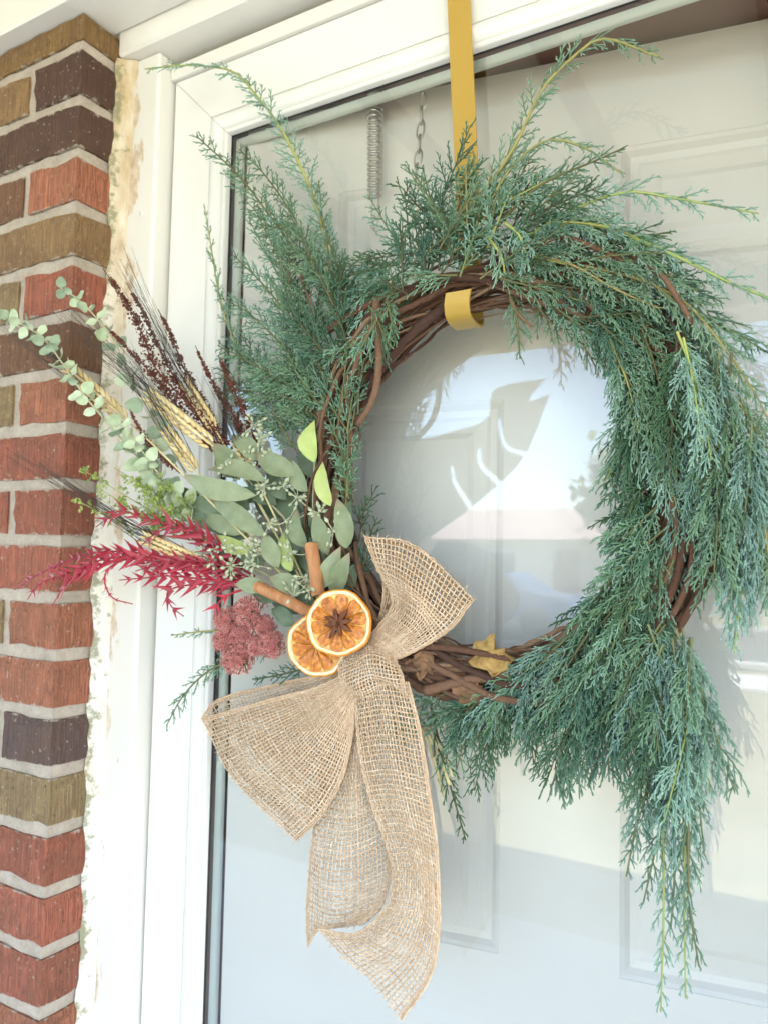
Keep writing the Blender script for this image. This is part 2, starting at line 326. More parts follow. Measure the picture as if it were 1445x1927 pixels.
# ------------------------------------------------------------------ brick walls beside the door
CX, CY, PITCHB, JT = -.789, .596, .0677, .0115
ORANGE, RED, DARK, TAN, OLIVE, BROWN, GREY, MOSS = (.46, .17, .10), (.40, .125, .08), (.085, .05, .04), (.34, .215, .10), (.33, .245, .125), (.22, .115, .065), (.10, .075, .075), (.25, .155, .055)
_bm = {}
def brick_mesh(l, d, h, k):
    key = (round(l, 3), round(d, 3), round(h, 3), k)
    if key not in _bm:
        q = Bin(); r_ = np.random.default_rng(k*7+int(l*1000)); n3 = np.array([max(2, round(l/.022)), max(2, round(d/.03)), 4]); hs = np.array([l, d, h])/2; off = {}
        def pt(i3):
            if i3 not in off:
                u = np.array(i3)/n3*2-1; on = (np.abs(u) > .999); p_ = u*hs; k2 = on.sum()
                if k2 >= 2: p_ -= np.sign(u)*on*abs(r_.normal(.0012, .0009))+0
                elif on[2] == 0: p_ += r_.normal(0, .0004, 3)
                off[i3] = p_+r_.normal(0, .0003, 3)
            return off[i3]
        for ax in range(3):
            b1, b2 = [i for i in range(3) if i != ax]
            for e_ in (0, n3[ax]):
                G = np.zeros((n3[b1]+1, n3[b2]+1, 3))
                for i in range(n3[b1]+1):
                    for j in range(n3[b2]+1):
                        k3 = [0, 0, 0]; k3[ax] = int(e_); k3[b1] = i; k3[b2] = j; G[i, j] = pt(tuple(k3))
                q.grid(G)
        me = q.mesh('brick', smooth=False); me.materials.append(mt['brick']); _bm[key] = me
    return _bm[key]
def brick_wall(name, corner_x, sgn, length, ztop, cols, label):
    """sgn -1: wall runs to the left of the corner; the reveal face looks to the other side"""
    th = thing(name, (corner_x, CY+.1, 0), label, 'brick wall')
    b = Bin(); x0, x1 = sorted((corner_x+sgn*.0048, corner_x+sgn*length))
    b.box((x0, CY+.0048, 0), (x1, CY+.195, ztop)); part('mortar', b, mt['mortar'], th, smooth=False)
    r_ = np.random.default_rng(5 if sgn < 0 else 9); k = 0
    zj = 2.124; rows = int((zj)/PITCHB)
    for row in range(0, rows+1):
        if row == 0: z0, z1 = zj+JT/2, ztop-.0004
        else: z0, z1 = zj-row*PITCHB+JT/2, zj-(row-1)*PITCHB-JT/2
        x = 0.; i = 0
        while x < length-.03:
            head = (row % 2 == 1)
            l = .092 if (i == 0 and head) else .194
            l = min(l, length-x); dep = .1985 if (i == 0 and head) else .092
            c = cols(row, i, r_); jx, jy = r_.normal(0, .0008, 2)
            cx = corner_x+sgn*(x+l/2)+(jx if i else 0); o = link('brick', brick_mesh(l-(0 if i == 0 else 0), dep, z1-z0, int(r_.integers(0, 4))), None, th,
                     loc=(cx-corner_x, CY+dep/2+jy*.5-(CY+.1), (z0+z1)/2)); o.color = (*c, 1)
            x += l+JT; i += 1
seq = [MOSS, DARK, DARK, ORANGE, TAN, RED, BROWN, ORANGE, RED, RED, RED, ORANGE, ORANGE, GREY, OLIVE, RED, RED, RED, ORANGE]
nb = {3: BROWN, 5: OLIVE, 7: OLIVE, 9: RED, 11: OLIVE, 13: OLIVE, 15: ORANGE, 17: RED}
def cols_left(row, i, r_):
    if i == 0 and row < len(seq): c = seq[row]
    elif i == 1 and row in nb: c = nb[row]
    else: c = [ORANGE, RED, RED, ORANGE, BROWN, TAN, OLIVE, DARK][int(r_.integers(0, 8))]
    return tuple(np.clip(np.array(c)*r_.uniform(.88, 1.12), 0, 1))
def cols_rand(row, i, r_): return tuple(np.array([ORANGE, RED, RED, ORANGE, BROWN, TAN, OLIVE, DARK][int(r_.integers(0, 8))])*r_.uniform(.88, 1.12))
brick_wall('brick_wall', CX, -1, .82, 2.1655, cols_left, 'weathered red and brown brick wall corner beside the white door trim')
brick_wall('brick_wall', .262, 1, .50, 2.1655, cols_rand, 'narrow brick wall on the latch side of the storm door')
# caulk between brick and trim
b = Bin(); zs = np.linspace(0.0, 2.136, 160); r_ = np.random.default_rng(3)
wob = np.convolve(r_.normal(0, 1, 190), np.ones(9)/9, 'same')[:160]; wob2 = np.convolve(r_.normal(0, 1, 190), np.ones(7)/7, 'same')[:160]
G = []
for z, w1, w2 in zip(zs, wob, wob2):
    top = max(0, (z-1.85)/.25); e = .001+.004*w1+.007*top
    G.append([(CX-.002, .646+.006*w2, z), (CX+.003, .650+.004*w2, z), (CX+.006+e*.3, .657, z), (CX+.009+e, .6625+.0015*w2, z), (CX+.011+e, .667, z)])
b.grid(G, a=np.tile([1, .85, .25, 0, 0], 160)); single('caulk_bead', b, mt['caulk'], 'ragged stained caulk bead between the bricks and the white trim', 'caulk')

# ------------------------------------------------------------------ white trim and beams
th = thing('door_casing', (-.27, .68, 0), 'white painted wooden casing round the storm door with peeling edge', 'door casing')
b = Bin(); b.box((CX+.002, .665, 0), (-.7300, .760, 2.1365), bev=.003); part('side_casing', b, mt['peeling_paint'], th, smooth=False)
b = Bin(); b.box((.196, .665, 0), (.260, .760, 2.1365), bev=.003); part('side_casing', b, mt['white_paint'], th, smooth=False)
b = Bin(); b.box((-.7295, .6840, 2.1075), (.1955, .720, 2.1255), bev=.0012); part('drip_strip', b, mt['white_paint'], th, smooth=False)
b = Bin(); b.box((CX+.0005, .6485, 2.137), (.2615, .760, 2.2), bev=.003); part('head_casing', b, mt['white_paint'], th, smooth=False)
b = Bin(); b.box((-3.4, .574, 2.1665), (2.8, .6480, 2.40), bev=.002); b.box((-3.4, .560, 2.40), (2.8, .76, 2.618), bev=.002)
single('frieze_board', b, mt['white_paint'], 'long white frieze board running over the bricks and the door', 'trim board', smooth=False)
b = Bin(); b.box((-3.4, .62, 0), (-1.62, .80, 2.1655)); b.box((.78, .62, 0), (2.8, .80, 2.1655)); struct('house_wall', b, mt['white_paint'])
for z_ in (1.93, 1.25, .55):
    b = Bin(); an_ = np.linspace(0, 2*pi, 12, endpoint=False); b.grid(np.array([[(-.752+r0*cos(a), y0, z_+r0*sin(a)) for a in an_] for r0, y0 in ((.0034, .6655), (.0030, .6640), (.0002, .6643))]), wrap=True); part('nail_head', b, mt['white_paint'], th)
# jambs between storm door and inner door
b = Bin(); b.box((-.7295, .7195, 2.0375), (.1955, .92, 2.099)); part('head_jamb', b, mt['brown_jamb'], th, smooth=False)
b = Bin(); b.box((-.7295, .7195, 0), (-.628, .92, 2.037)); part('side_jamb', b, mt['brown_jamb'], th, smooth=False)
b = Bin(); b.box((.135, .7195, 0), (.1955, .92, 2.037)); part('side_jamb', b, mt['brown_jamb'], th, smooth=False)

# ------------------------------------------------------------------ storm door
th = thing('storm_door', (-.265, .70, .012), 'white framed glass storm door with black gasket behind the wreath', 'storm door')
GX0, GX1, GZ0, GZ1 = -.6364, .105, .20, 2.017
def side(profile, which, gap=.0003):
    """extrusion of a (distance out from the glass edge, y) profile along one side, mitred at both ends"""
    rows = []
    for wv, y in profile:
        if which == 'l': rows.append([(GX0-wv, y, GZ0-wv+gap), (GX0-wv, y, GZ1+wv-gap)])
        elif which == 'r': rows.append([(GX1+wv, y, GZ1+wv-gap), (GX1+wv, y, GZ0-wv+gap)])
        elif which == 't': rows.append([(GX0-wv+gap, y, GZ1+wv), (GX1+wv-gap, y, GZ1+wv)])
        else: rows.append([(GX1+wv-gap, y, GZ0-wv), (GX0-wv+gap, y, GZ0-wv)])
    q = Bin(); q.grid(np.array(rows)); return q
flat = [(.0895, .718), (.0895, .6915), (.0890, .6903), (.0880, .690), (.0275, .690), (.0265, .6905), (.0262, .6935), (.0250, .6935)]
bead = [(.0250, .6936), (.0246, .6895), (.0238, .6882), (.0215, .6868), (.0185, .6862), (.0150, .6864), (.0115, .6876), (.0085, .6895), (.0068, .6912), (.0064, .6922), (.0056, .6922), (.0052, .6905), (.0042, .6899), (.0015, .6903), (.0003, .6915), (0, .6935), (0, .7000)]
for w_, nm in (('l', 'stile'), ('r', 'stile'), ('t', 'rail'), ('b', 'rail')):
    st = part(nm, side(flat, w_), mt['door_white'], th, smooth=False)
    part('glazing_bead', side(bead, w_), mt['door_white'], th)
    part('gasket', side([(0.0, .6995), (-.0005, .6990), (-.0011, .6995), (-.0012, .7008)], w_), mt['gasket'], th)
    part('spacer', side([(-.002, .7062), (-.0115, .7062), (-.0115, .712)], w_), mt['spacer'], th)
b = Bin(); b.box((GX0+.001, .7005, GZ0+.001), (GX1-.001, .7045, GZ1-.001))
o = part('glass_pane', b, mt['glass'], th, smooth=False); o.data.materials.append(mt['glass_back'])
for p_ in o.data.polygons:
    if p_.normal.y > -.5: p_.material_index = 1
b = Bin(); b.box((GX0-.0885, .695, .012), (GX1+.0885, .714, GZ0-.0895)); part('kick_panel', b, mt['door_white'], th, smooth=False)

# ------------------------------------------------------------------ inner door, ajar behind the glass, six raised panels
AJ = math.atan2(.062, .367)
th = thing('inner_door', (-.62, .711, .012), 'cream panelled house door standing ajar behind the glass', 'door'); th.rotation_euler = (0, 0, AJ)
W, HT, TH = .762, 2.020, .044; sx = [0, .125, .322, .440, .637, W]; sz = [0, .22, .86, 1.09, 1.66, 1.79, 1.915, HT]
def lpart(name, b, mat, parent, smooth=False): return link(name, b.mesh(name, smooth=smooth), mat, parent)
for nm, x0, x1 in (('stile', 0, sx[1]), ('mullion', sx[2], sx[3]), ('stile', sx[4], W)):
    b = Bin(); b.box((x0, 0, 0), (x1, TH, HT)); lpart(nm, b, mt['inner_door'], th)
for z0, z1 in ((0, sz[1]), (sz[2], sz[3]), (sz[4], sz[5]), (sz[6], HT)):
    for x0, x1 in ((sx[1], sx[2]), (sx[3], sx[4])):
        b = Bin(); b.box((x0, 0, z0), (x1, TH, z1)); lpart('rail', b, mt['inner_door'], th)
for x0, x1 in ((sx[1], sx[2]), (sx[3], sx[4])):
    for z0, z1 in ((sz[1], sz[2]), (sz[3], sz[4]), (sz[5], sz[6])):
        b = Bin(); rows = []
        for ins, y in ((0, .001), (.004, .003), (.009, .0075), (.016, .0082), (.020, .0065), (.034, .0055), (.040, .0030), (.044, .0030)):
            a0, a1, c0, c1 = x0+ins, x1-ins, z0+ins, z1-ins; rows.append([(a0, y, c0), (a1, y, c0), (a1, y, c1), (a0, y, c1)])
        b.grid(np.array(rows), wrap=True); a = rows[-1]; b.add(a, [(0, 1, 2, 3)]); lpart('panel', b, mt['inner_door'], th)

# spring and chain of the door stop, hanging between glass and inner door
cs = at(706, 205, .7235); b = Bin(); tt = np.linspace(0, 1, 480); ce = at(706, 372, .7235); ax = ce-cs
hel = cs+ax*tt[:, None]+.0078*np.stack([np.cos(tt*2*pi*17), np.sin(tt*2*pi*17), np.zeros_like(tt)], 1)
b.tubes(hel, .0014, 6)
b.tubes(spl([at(706, 176, .7235), at(706, 195, .7235), cs+np.array([.0078, 0, 0])], 12), .0012, 6)
for s_ in (-1, 1): b.tubes(spl([at(706+s_*6, 350, .7235), at(706+s_*6, 405, .7235), at(706+s_*3, 424, .7235), at(706, 430, .7235)], 16), .0011, 6)
b.tubes(spl([at(699, 427, .7235), at(708, 436, .7235), at(714, 428, .7235)], 10), .001, 6); q0 = at(706, 178, .7235)
b.box((q0[0]-.007, .716, q0[2]-.002), (q0[0]+.007, .731, 2.0372), bev=.001)
single('door_spring', b, mt['steel'], 'steel coil spring hanging behind the glass', 'spring')
b = Bin(); cpts = spl([at(796, 150, .722), at(792, 230, .722), at(783, 330, .722), at(772, 392, .722)], 10)
for i in range(9):
    a0, a1 = cpts[i], cpts[i+1]; d = a1-a0; ln = np.linalg.norm(d)*.66; T_ = nrm(d); S_ = nrm(np.cross(T_, (0, 1, 0) if i % 2 else (.9, .35, 0))); c0 = (a0+a1)/2
    an = np.linspace(0, 2*pi, 17); lp = c0+T_*np.cos(an)[:, None]*ln+S_*np.sin(an)[:, None]*.0046; b.tubes(lp, .0011, 5, ref=np.cross(T_, S_))
single('door_chain', b, mt['steel'], 'thin steel link chain hanging behind the glass near the gold strap', 'chain')

# ------------------------------------------------------------------ wreath hanger: mustard strap over the door, hook under the vines
b = Bin(); hx = -.300; wd = .0122
cl = [at(863, -60, .6835), at(863, 0, .6835), at(874, 240, .6835), at(884, 470, .6835)]; zb = at(862, 566, .625)[2]
cl = list(spl(cl, 14)); e = cl[-1]; hookx = at(862, 566, .625)[0]
yl = [(.683, .02), (.681, .006), (.670, -.003), (.652, -.005), (.636, -.003), (.627, .006), (.625, .017)]
for i, (y, dz) in enumerate(yl): cl.append(np.array([e[0]+(hookx-e[0])*(i+1)/len(yl), y, zb-.008+dz]))
cl = np.array(cl); cl = np.vstack([spl(cl[:14], 14)[:-1], spl(cl[13:], 70)]); T_ = nrm(np.gradient(cl, axis=0)); nn = nrm(np.cross(T_, (1, 0, 0)))
X_ = np.array([1., 0, 0]); th_ = .0011
b.grid(np.stack([cl-X_*wd-nn*th_, cl+X_*wd-nn*th_, cl+X_*wd+nn*th_, cl-X_*wd+nn*th_], 1), wrap=True)
single('wreath_hanger', b, mt['mustard_metal'], 'mustard gold metal strap hook holding the wreath on the door', 'wreath hanger', smooth=False)

# ------------------------------------------------------------------ the wreath: grapevine ring and cedar sprigs
RC = np.array([-.275, .656, 1.575]); RR = .180
wreath = thing('cedar_wreath', RC-np.array([0, 0, RR]), 'round grapevine wreath thick with blue-green cedar sprigs', 'wreath')
r_ = np.random.default_rng(21)
for i in range(56):
    tot = r_.uniform(1.0, 1.9)*pi*(1 if i > 6 else 2); t0 = r_.uniform(0, 2*pi); n = 90; t = t0+np.linspace(0, tot, n)
    ph = r_.uniform(0, 2*pi); mm = r_.choice([1, 2, 2, 3]); ro = r_.uniform(.006, .026); k = r_.choice([-1, 1])
    wig = np.convolve(r_.normal(0, .0060, n+14), np.ones(15)/15, 'valid')*2.2
    R_ = RR+ro*np.cos(k*mm*t+ph)+wig; y = RC[1]+ro*.85*np.sin(k*mm*t+ph)+r_.normal(0, .002)
    path = np.stack([RC[0]+R_*np.cos(t), y, RC[2]+R_*np.sin(t)], 1); rad = (.0014+.0036*r_.random()**2.2)*(1-.45*np.linspace(0, 1, n))
    rad = rad*(1+.10*np.sin(np.linspace(0, 1, n)*r_.uniform(30, 70)+ph)**8*2); b = Bin(); b.tubes(path, rad, 7, a=r_.uniform(0, 1), ref=(0, 1, 0), cap=True); part('vine', b, mt['bark'], wreath)
for pts, rd in (([(708, 560, .085), (712, 640, .092), (712, 700, .092), (700, 755, .088), (672, 800, .08)], .0042), ([(1190, 480, .09), (1245, 520, .1), (1280, 570, .1), (1312, 625, .085)], .0028),
                ([(1050, 440, .085), (1130, 470, .09), (1190, 500, .09)], .0028), ([(1100, 600, .08), (1040, 560, .085), (985, 540, .08)], .0036), ([(620, 620, .07), (690, 575, .08), (760, 545, .08)], .004),
                ([(1255, 1190, .08), (1300, 1140, .08), (1330, 1080, .085)], .004), ([(850, 1400, .06), (890, 1340, .07), (930, 1310, .06)], .003),
                ([(958, 560, .08), (975, 590, .085), (1000, 615, .08)], .0018), ([(660, 780, .06), (678, 815, .07), (672, 838, .07), (660, 832, .07)], .0008), ([(790, 1215, .09), (860, 1222, .095), (960, 1240, .09)], .0034), ([(800, 1300, .085), (880, 1280, .09), (960, 1270, .085)], .0052),
                ([(780, 1260, .08), (850, 1268, .085), (950, 1290, .075)], .0046), ([(1225, 1190, .085), (1275, 1080, .09), (1290, 960, .085)], .0042), ([(1260, 1210, .08), (1318, 1100, .085), (1322, 980, .08)], .0036), ([(1240, 1200, .08), (1296, 1090, .095), (1306, 960, .085)], .003), ([(1205, 1180, .08), (1248, 1090, .085), (1262, 940, .08)], .0034), ([(1250, 1215, .075), (1335, 1090, .08), (1338, 1000, .08)], .0026)):
    b = Bin(); b.tubes(spl(PL(pts), 26), rd*np.linspace(1, .75, 26), 7, a=r_.uniform(.2, .9), cap=True); part('vine', b, mt['bark'], wreath)

def spawn(par, Nn, spacing, Lmax, prof, ang, rs, npt, jroll, fwd, grav, jl=(.65, 1.12), tmin=.04):
    """children branches for many parent polylines at once"""
    m, n, _ = par.shape; ln = np.linalg.norm(np.diff(par, axis=1), axis=2).sum(1)
    cnt = np.maximum((ln/spacing).astype(int), 1); idx = np.repeat(np.arange(m), cnt); tot = len(idx)
    k = np.arange(tot)-np.repeat(np.cumsum(cnt)-cnt, cnt); t = tmin+(1-tmin)*(k+rs.uniform(.1, .9, tot))/cnt[idx]; t = np.minimum(t, .995)
    f = t*(n-1); i0 = np.minimum(f.astype(int), n-2); fr_ = (f-i0)[:, None]; pos = par[idx, i0]*(1-fr_)+par[idx, i0+1]*fr_
    T = nrm(par[idx, i0+1]-par[idx, i0]); NN = Nn[idx]; NN = nrm(NN-T*(NN*T).sum(1, keepdims=True)); S = np.cross(NN, T)
    ro = rs.normal(0, jroll, tot)[:, None]; Sd = S*np.cos(ro)+NN*np.sin(ro); sg = np.where((k % 2) == 0, 1., -1.)[:, None]
    an = np.radians(rs.uniform(*ang, tot))[:, None]; D = T*np.cos(an)+sg*Sd*np.sin(an)
    Lc = (Lmax if np.isscalar(Lmax) else Lmax[idx])*prof(t)*rs.uniform(*jl, tot); s = np.linspace(0, 1, npt)[None, :, None]; Lk = Lc[:, None, None]
    pa = pos[:, None]+D[:, None]*Lk*s+T[:, None]*Lk*fwd*s*s+np.array([0, 0, -1.])*Lk*grav*s*s
    return pa, nrm(np.cross(D, Sd*sg)), Lc, idx
P1 = lambda t: np.minimum(1, .55+2.0*t)*(1-t)**.6+.2
P2 = lambda t: (1-.75*t)
def sprig(b, path, nr, Lmax, rs, stem=.0016, dens=1.0, brown=0.0, grav=.12):
    main = spl(path, 26)[None]; nr = np.asarray(nr, float)[None]
    lv0 = np.where(np.linspace(0, 1, 26) < brown, .0, .10)+np.linspace(0, .05, 26)
    b.tubes(main, stem*np.linspace(1, .42, 26)[None], 5, a=lv0[None])
    p1, n1_, l1, _ = spawn(main, nr, .0062/dens, Lmax, P1, (24, 50), rs, 6, .55, .22, grav)
    b.tubes(p1, np.linspace(.00085, .00052, 6)[None], 3, a=np.linspace(.2, .72, 6)[None])
    p2, n2_, l2, i2 = spawn(p1, n1_, .0043/dens, np.minimum(l1*.42, .013)+.0025, P2, (26, 46), rs, 4, .6, .2, grav)
    b.tubes(p2, np.array([[.00072, .00068, .0006, .00036]]), 3, a=np.linspace(.42, .9, 4)[None])
    k = l2 > .0062
    if k.any():
        p3, n3_, l3, _ = spawn(p2[k], n2_[k], .0031, np.minimum(l2[k]*.55, .0062), P2, (28, 46), rs, 2, .6, .1, 0., tmin=.15)
        b.tubes(p3, np.array([[.00066, .00038]]), 3, a=np.array([[.6, 1.]]))
VIEW = np.array([.25, -.95, .05])
def cedar(pts, Lmax=.030, kind='cedar', d=.05, brown=0., dens=1., label=None, grav=.12, stem=.0016):
    path = PL(pts, d); nr = nrm(VIEW+rng.normal(0, .35, 3)); b = Bin(); sprig(b, path, nr, Lmax, rng, stem, dens, brown, grav)
    for v_ in b.v: v_[:, 1] = np.minimum(v_[:, 1], .6885)
    o = part('cedar_sprig', b, mt[kind], wreath)
    if label: o['label'] = label
# --- sprays one can follow in the photograph
cedar([(628, 600, .05), (617, 478, .055), (590, 370, .06), (560, 300, .065), (525, 235, .07), (480, 175, .075), (435, 132, .075), (350, 122, .08), (275, 129, .08)], .030, 'cedar_pale', brown=.35, label='tall pale cedar spray arching over the door corner', stem=.0021)
cedar([(583, 804, .06), (595, 680, .065), (593, 605, .065), (573, 535, .065), (540, 450, .06), (500, 395, .06), (450, 330, .055), (370, 255, .055)], .040, 'cedar', brown=.45, stem=.002)
cedar([(540, 760, .05), (473, 700, .05), (438, 635, .05), (413, 555, .05), (400, 480, .045), (385, 388, .045)], .026, 'cedar_pale', stem=.0016)
cedar([(640, 640, .05), (600, 520, .05), (560, 420, .05), (500, 330, .05), (450, 280, .05)], .036, 'cedar')
cedar([(650, 620, .06), (640, 520, .06), (610, 420, .06), (600, 340, .06)], .028, 'cedar')
cedar([(620, 720, .06), (560, 620, .065), (500, 540, .065), (440, 480, .06)], .042, 'cedar')
cedar([(600, 800, .06), (540, 730, .065), (470, 680, .07), (410, 650, .06)], .040, 'cedar')
cedar([(610, 760, .055), (540, 660, .055), (470, 590, .055), (415, 560, .05)], .042, 'cedar')
cedar([(640, 840, .06), (590, 780, .065), (520, 740, .07), (420, 735, .06)], .036, 'cedar')
cedar([(660, 900, .05), (650, 800, .055), (640, 700, .06), (650, 600, .06)], .034, 'cedar')
cedar([(655, 1000, .05), (655, 920, .05), (660, 850, .055)], .022, 'cedar_dark')
cedar([(835, 470, .07), (880, 390, .075), (920, 346, .08), (970, 270, .085), (1021, 165, .085), (1091, 95, .085), (1140, 72, .085), (1238, 106, .09)], .030, 'cedar_pale', label='topmost cedar spray reaching up past the glass edge', stem=.0022)
cedar([(900, 430, .08), (950, 330, .085), (1021, 266, .09), (1096, 276, .09), (1170, 326, .09)], .024, 'cedar_pale')
cedar([(930, 430, .07), (1011, 351, .075), (1121, 301, .08), (1174, 277, .08)], .022, 'cedar')
cedar([(980, 450, .075), (1096, 386, .08), (1181, 361, .085), (1262, 371, .09), (1427, 401, .09)], .027, 'cedar_pale', label='cedar spray stretching right across the cream door panel')
cedar([(1050, 420, .08), (1130, 425, .085), (1210, 455, .09), (1300, 495, .095), (1370, 530, .095), (1450, 562, .095)], .030, 'cedar_pale', stem=.0022)
cedar([(1100, 500, .085), (1200, 525, .09), (1290, 570, .095), (1360, 650, .095), (1420, 740, .09), (1450, 800, .09)], .032, 'cedar_pale')
cedar([(890, 440, .1), (920, 450, .11), (945, 490, .115), (950, 540, .11)], .022, 'cedar_pale', grav=.5); cedar([(950, 420, .1), (975, 440, .11), (990, 480, .115), (995, 520, .11)], .020, 'cedar_pale', grav=.5)
cedar([(1010, 480, .1), (1080, 500, .105), (1150, 540, .11), (1240, 580, .105)], .030, 'cedar_pale')
cedar([(955, 540, .08), (970, 590, .085), (975, 640, .085), (978, 675, .08)], .020, 'cedar'); cedar([(1000, 560, .075), (1040, 610, .08), (1090, 640, .08), (1120, 690, .075)], .022, 'cedar')
cedar([(740, 520, .08), (735, 590, .085), (745, 640, .085)], .026, 'cedar'); cedar([(700, 520, .07), (690, 600, .075), (640, 680, .07)], .022, 'cedar_pale')
for x, y0, y1, xe in ((1245, 1215, 1905, 1243), (1285, 1210, 1880, 1290), (1225, 1230, 1650, 1178), (1300, 1200, 1610, 1325), (1270, 1330, 1750, 1262), (1250, 1330, 1700, 1210), (1290, 1400, 1820, 1315)):
    cedar([(x, y0, .085), (x+rng.uniform(-8, 8), y0*.66+y1*.34, .08), ((x+xe)/2+rng.uniform(-6, 6), y0*.3+y1*.7, .07), (xe, y1, .06)], .024, 'cedar_blue' if y1 < 1850 else 'cedar_pale', grav=.35, dens=.85)
cedar([(810, 1320, .05), (825, 1400, .05), (850, 1490, .05), (876, 1582, .05)], .018, 'cedar_dark', grav=.3)
cedar([(520, 1210, .06), (450, 1235, .07), (390, 1265, .075), (345, 1310, .08), (314, 1365, .08)], .022, 'cedar', label='small cedar tip poking out under the pink flowers'); cedar([(480, 1200, .05), (400, 1188, .055), (322, 1196, .055)], .013, 'cedar_pale')
cedar([(640, 1235, .06), (560, 1262, .07), (480, 1280, .07)], .020, 'cedar_dark')
cedar([(660, 1100, .06), (690, 1050, .065), (700, 1000, .06)], .020, 'cedar_dark'); cedar([(680, 1120, .05), (660, 1050, .055), (640, 990, .06)], .022, 'cedar_dark')
# --- fill, by region: base box, image heading in degrees (90 = up), length in pixels
def fill(n, x0, x1, y0, y1, a0, a1, l0, l1, kinds, Lm=(.026, .038), d=(.04, .09), bend=0., grav=.15, dens=1.):
    for _ in range(n):
        x, y = rng.uniform(x0, x1), rng.uniform(y0, y1); a = radians(rng.uniform(a0, a1)); l = rng.uniform(l0, l1); dd = rng.uniform(*d); be = radians(bend*rng.uniform(.5, 1.3)); pts = [(x, y, dd)]
        for k in range(3):
            a += be/3; x += cos(a)*l/3; y -= sin(a)*l/3; dd += rng.uniform(-.006, .010); pts.append((x, y, dd))
        cedar(pts, rng.uniform(*Lm), kinds[int(rng.integers(0, len(kinds)))], grav=grav, dens=dens, stem=.0011)
C_, D_, E_, B1 = 'cedar', 'cedar_dark', 'cedar_pale', 'cedar_blue'
fill(15, 560, 660, 620, 890, 110, 165, 130, 210, (C_, C_, D_), (.03, .045), bend=-20)
fill(5, 540, 640, 480, 640, 95, 135, 130, 210, (C_, C_, E_), (.026, .036))
fill(5, 640, 700, 560, 700, 85, 125, 90, 150, (C_, D_), (.022, .03))
fill(15, 770, 890, 380, 530, 55, 125, 100, 170, (D_, C_, C_), (.022, .032), (.05, .085))
fill(12, 720, 800, 470, 570, 165, 235, 80, 130, (D_, C_), (.02, .03), (.05, .08))
fill(11, 860, 1000, 380, 480, 15, 75, 110, 180, (C_, E_, D_), (.022, .032), (.05, .09))
fill(16, 930, 1120, 410, 530, -30, 40, 140, 230, (C_, E_, E_, D_), (.024, .034), (.05, .095), bend=-25)
fill(17, 1060, 1230, 480, 640, -65, -5, 160, 260, (C_, C_, D_, E_), (.028, .038), (.05, .1), bend=-25)
fill(15, 1150, 1290, 600, 760, -100, -50, 170, 260, (C_, C_, D_, E_), (.03, .04), (.06, .11), bend=-15, grav=.3)
fill(14, 1220, 1390, 600, 800, -90, -50, 180, 280, (C_, E_, B1), (.03, .04), (.06, .11), bend=-20, grav=.3)
fill(14, 1310, 1420, 740, 880, -100, -70, 180, 280, (B1, C_, B1), (.03, .04), (.07, .11), bend=-10, grav=.3)
fill(9, 1350, 1450, 820, 980, -100, -80, 200, 280, (E_, B1), (.026, .034), (.07, .1), grav=.35, dens=.9)
fill(7, 1165, 1215, 660, 880, -115, -80, 90, 150, (C_, D_), (.018, .026), (.04, .07), grav=.3)
fill(18, 1190, 1275, 900, 1060, 210, 250, 110, 175, (C_, D_, C_), (.03, .04), (.06, .10), bend=10, grav=.2)
fill(16, 1130, 1260, 1060, 1210, 208, 255, 130, 200, (C_, D_, C_), (.03, .042), (.06, .11), bend=15, grav=.25)
fill(18, 1060, 1290, 1150, 1290, 215, 275, 170, 260, (C_, B1, D_), (.03, .042), (.06, .11), bend=10, grav=.3)
fill(12, 930, 1090, 1230, 1340, 195, 260, 120, 190, (C_, D_), (.026, .034), (.05, .09), bend=20, grav=.25)
fill(10, 820, 960, 1300, 1370, 160, 250, 70, 130, (D_, D_, C_), (.02, .028), (.04, .07), bend=20)
fill(13, 1200, 1320, 1180, 1330, 255, 290, 180, 300, (B1, B1, E_), (.026, .034), (.06, .1), grav=.35)

fill(9, 640, 685, 720, 960, 78, 112, 90, 150, (C_, C_, D_), (.018, .026), (.08, .11))
fill(14, 730, 880, 470, 560, 30, 200, 80, 130, (D_, D_, C_), (.018, .028), (.085, .125))
fill(8, 900, 1010, 470, 540, -20, 90, 90, 150, (C_, D_, E_), (.02, .028), (.085, .12))
fill(7, 1010, 1140, 530, 610, -60, 10, 90, 150, (C_, D_), (.02, .028), (.08, .11), grav=.3)
fill(6, 690, 780, 560, 640, 190, 300, 60, 100, (C_, D_), (.016, .024), (.085, .11), grav=.3)
fill(8, 1215, 1310, 1175, 1290, 235, 300, 110, 170, (C_, B1, B1), (.024, .032), (.095, .125), grav=.3)
fill(12, 810, 930, 420, 530, 50, 135, 90, 150, (C_, D_, C_, E_), (.02, .03), (.085, .125))
fill(4, 640, 680, 960, 1100, 60, 110, 70, 110, (D_,), (.016, .02), (.05, .07))

# dried leaves caught in the vines
def dry_leaf(px, py, d, rad, seed, mat, label):
    r2 = np.random.default_rng(seed); n = 9; c0 = P(px, py, d); G = np.zeros((n, 2*n, 3)); th0 = np.linspace(0, 2*pi, 2*n, endpoint=False); lob = 1+.07*np.sin(5*th0+seed)+.2*r2.normal(0, 1, 2*n)
    for i in range(n):
        rr = rad*i/(n-1)*lob; G[i, :, 0] = rr*np.cos(th0); G[i, :, 2] = rr*np.sin(th0)*.8
        G[i, :, 1] = rad*(.22*np.sin(2*th0+1.3*seed)*(i/(n-1))**1.3+.16*r2.normal(0, 1, 2*n)*(i/(n-1)))+rad*.12*(i/(n-1))
    b = Bin(); b.grid(G+c0, wrap=True); single('dried_leaf', b, mt[mat], label, 'dried leaf')
dry_leaf(922, 1236, .095, .019, 2, 'dry_leaf', 'crumpled yellow dried leaf caught in the lower vines')
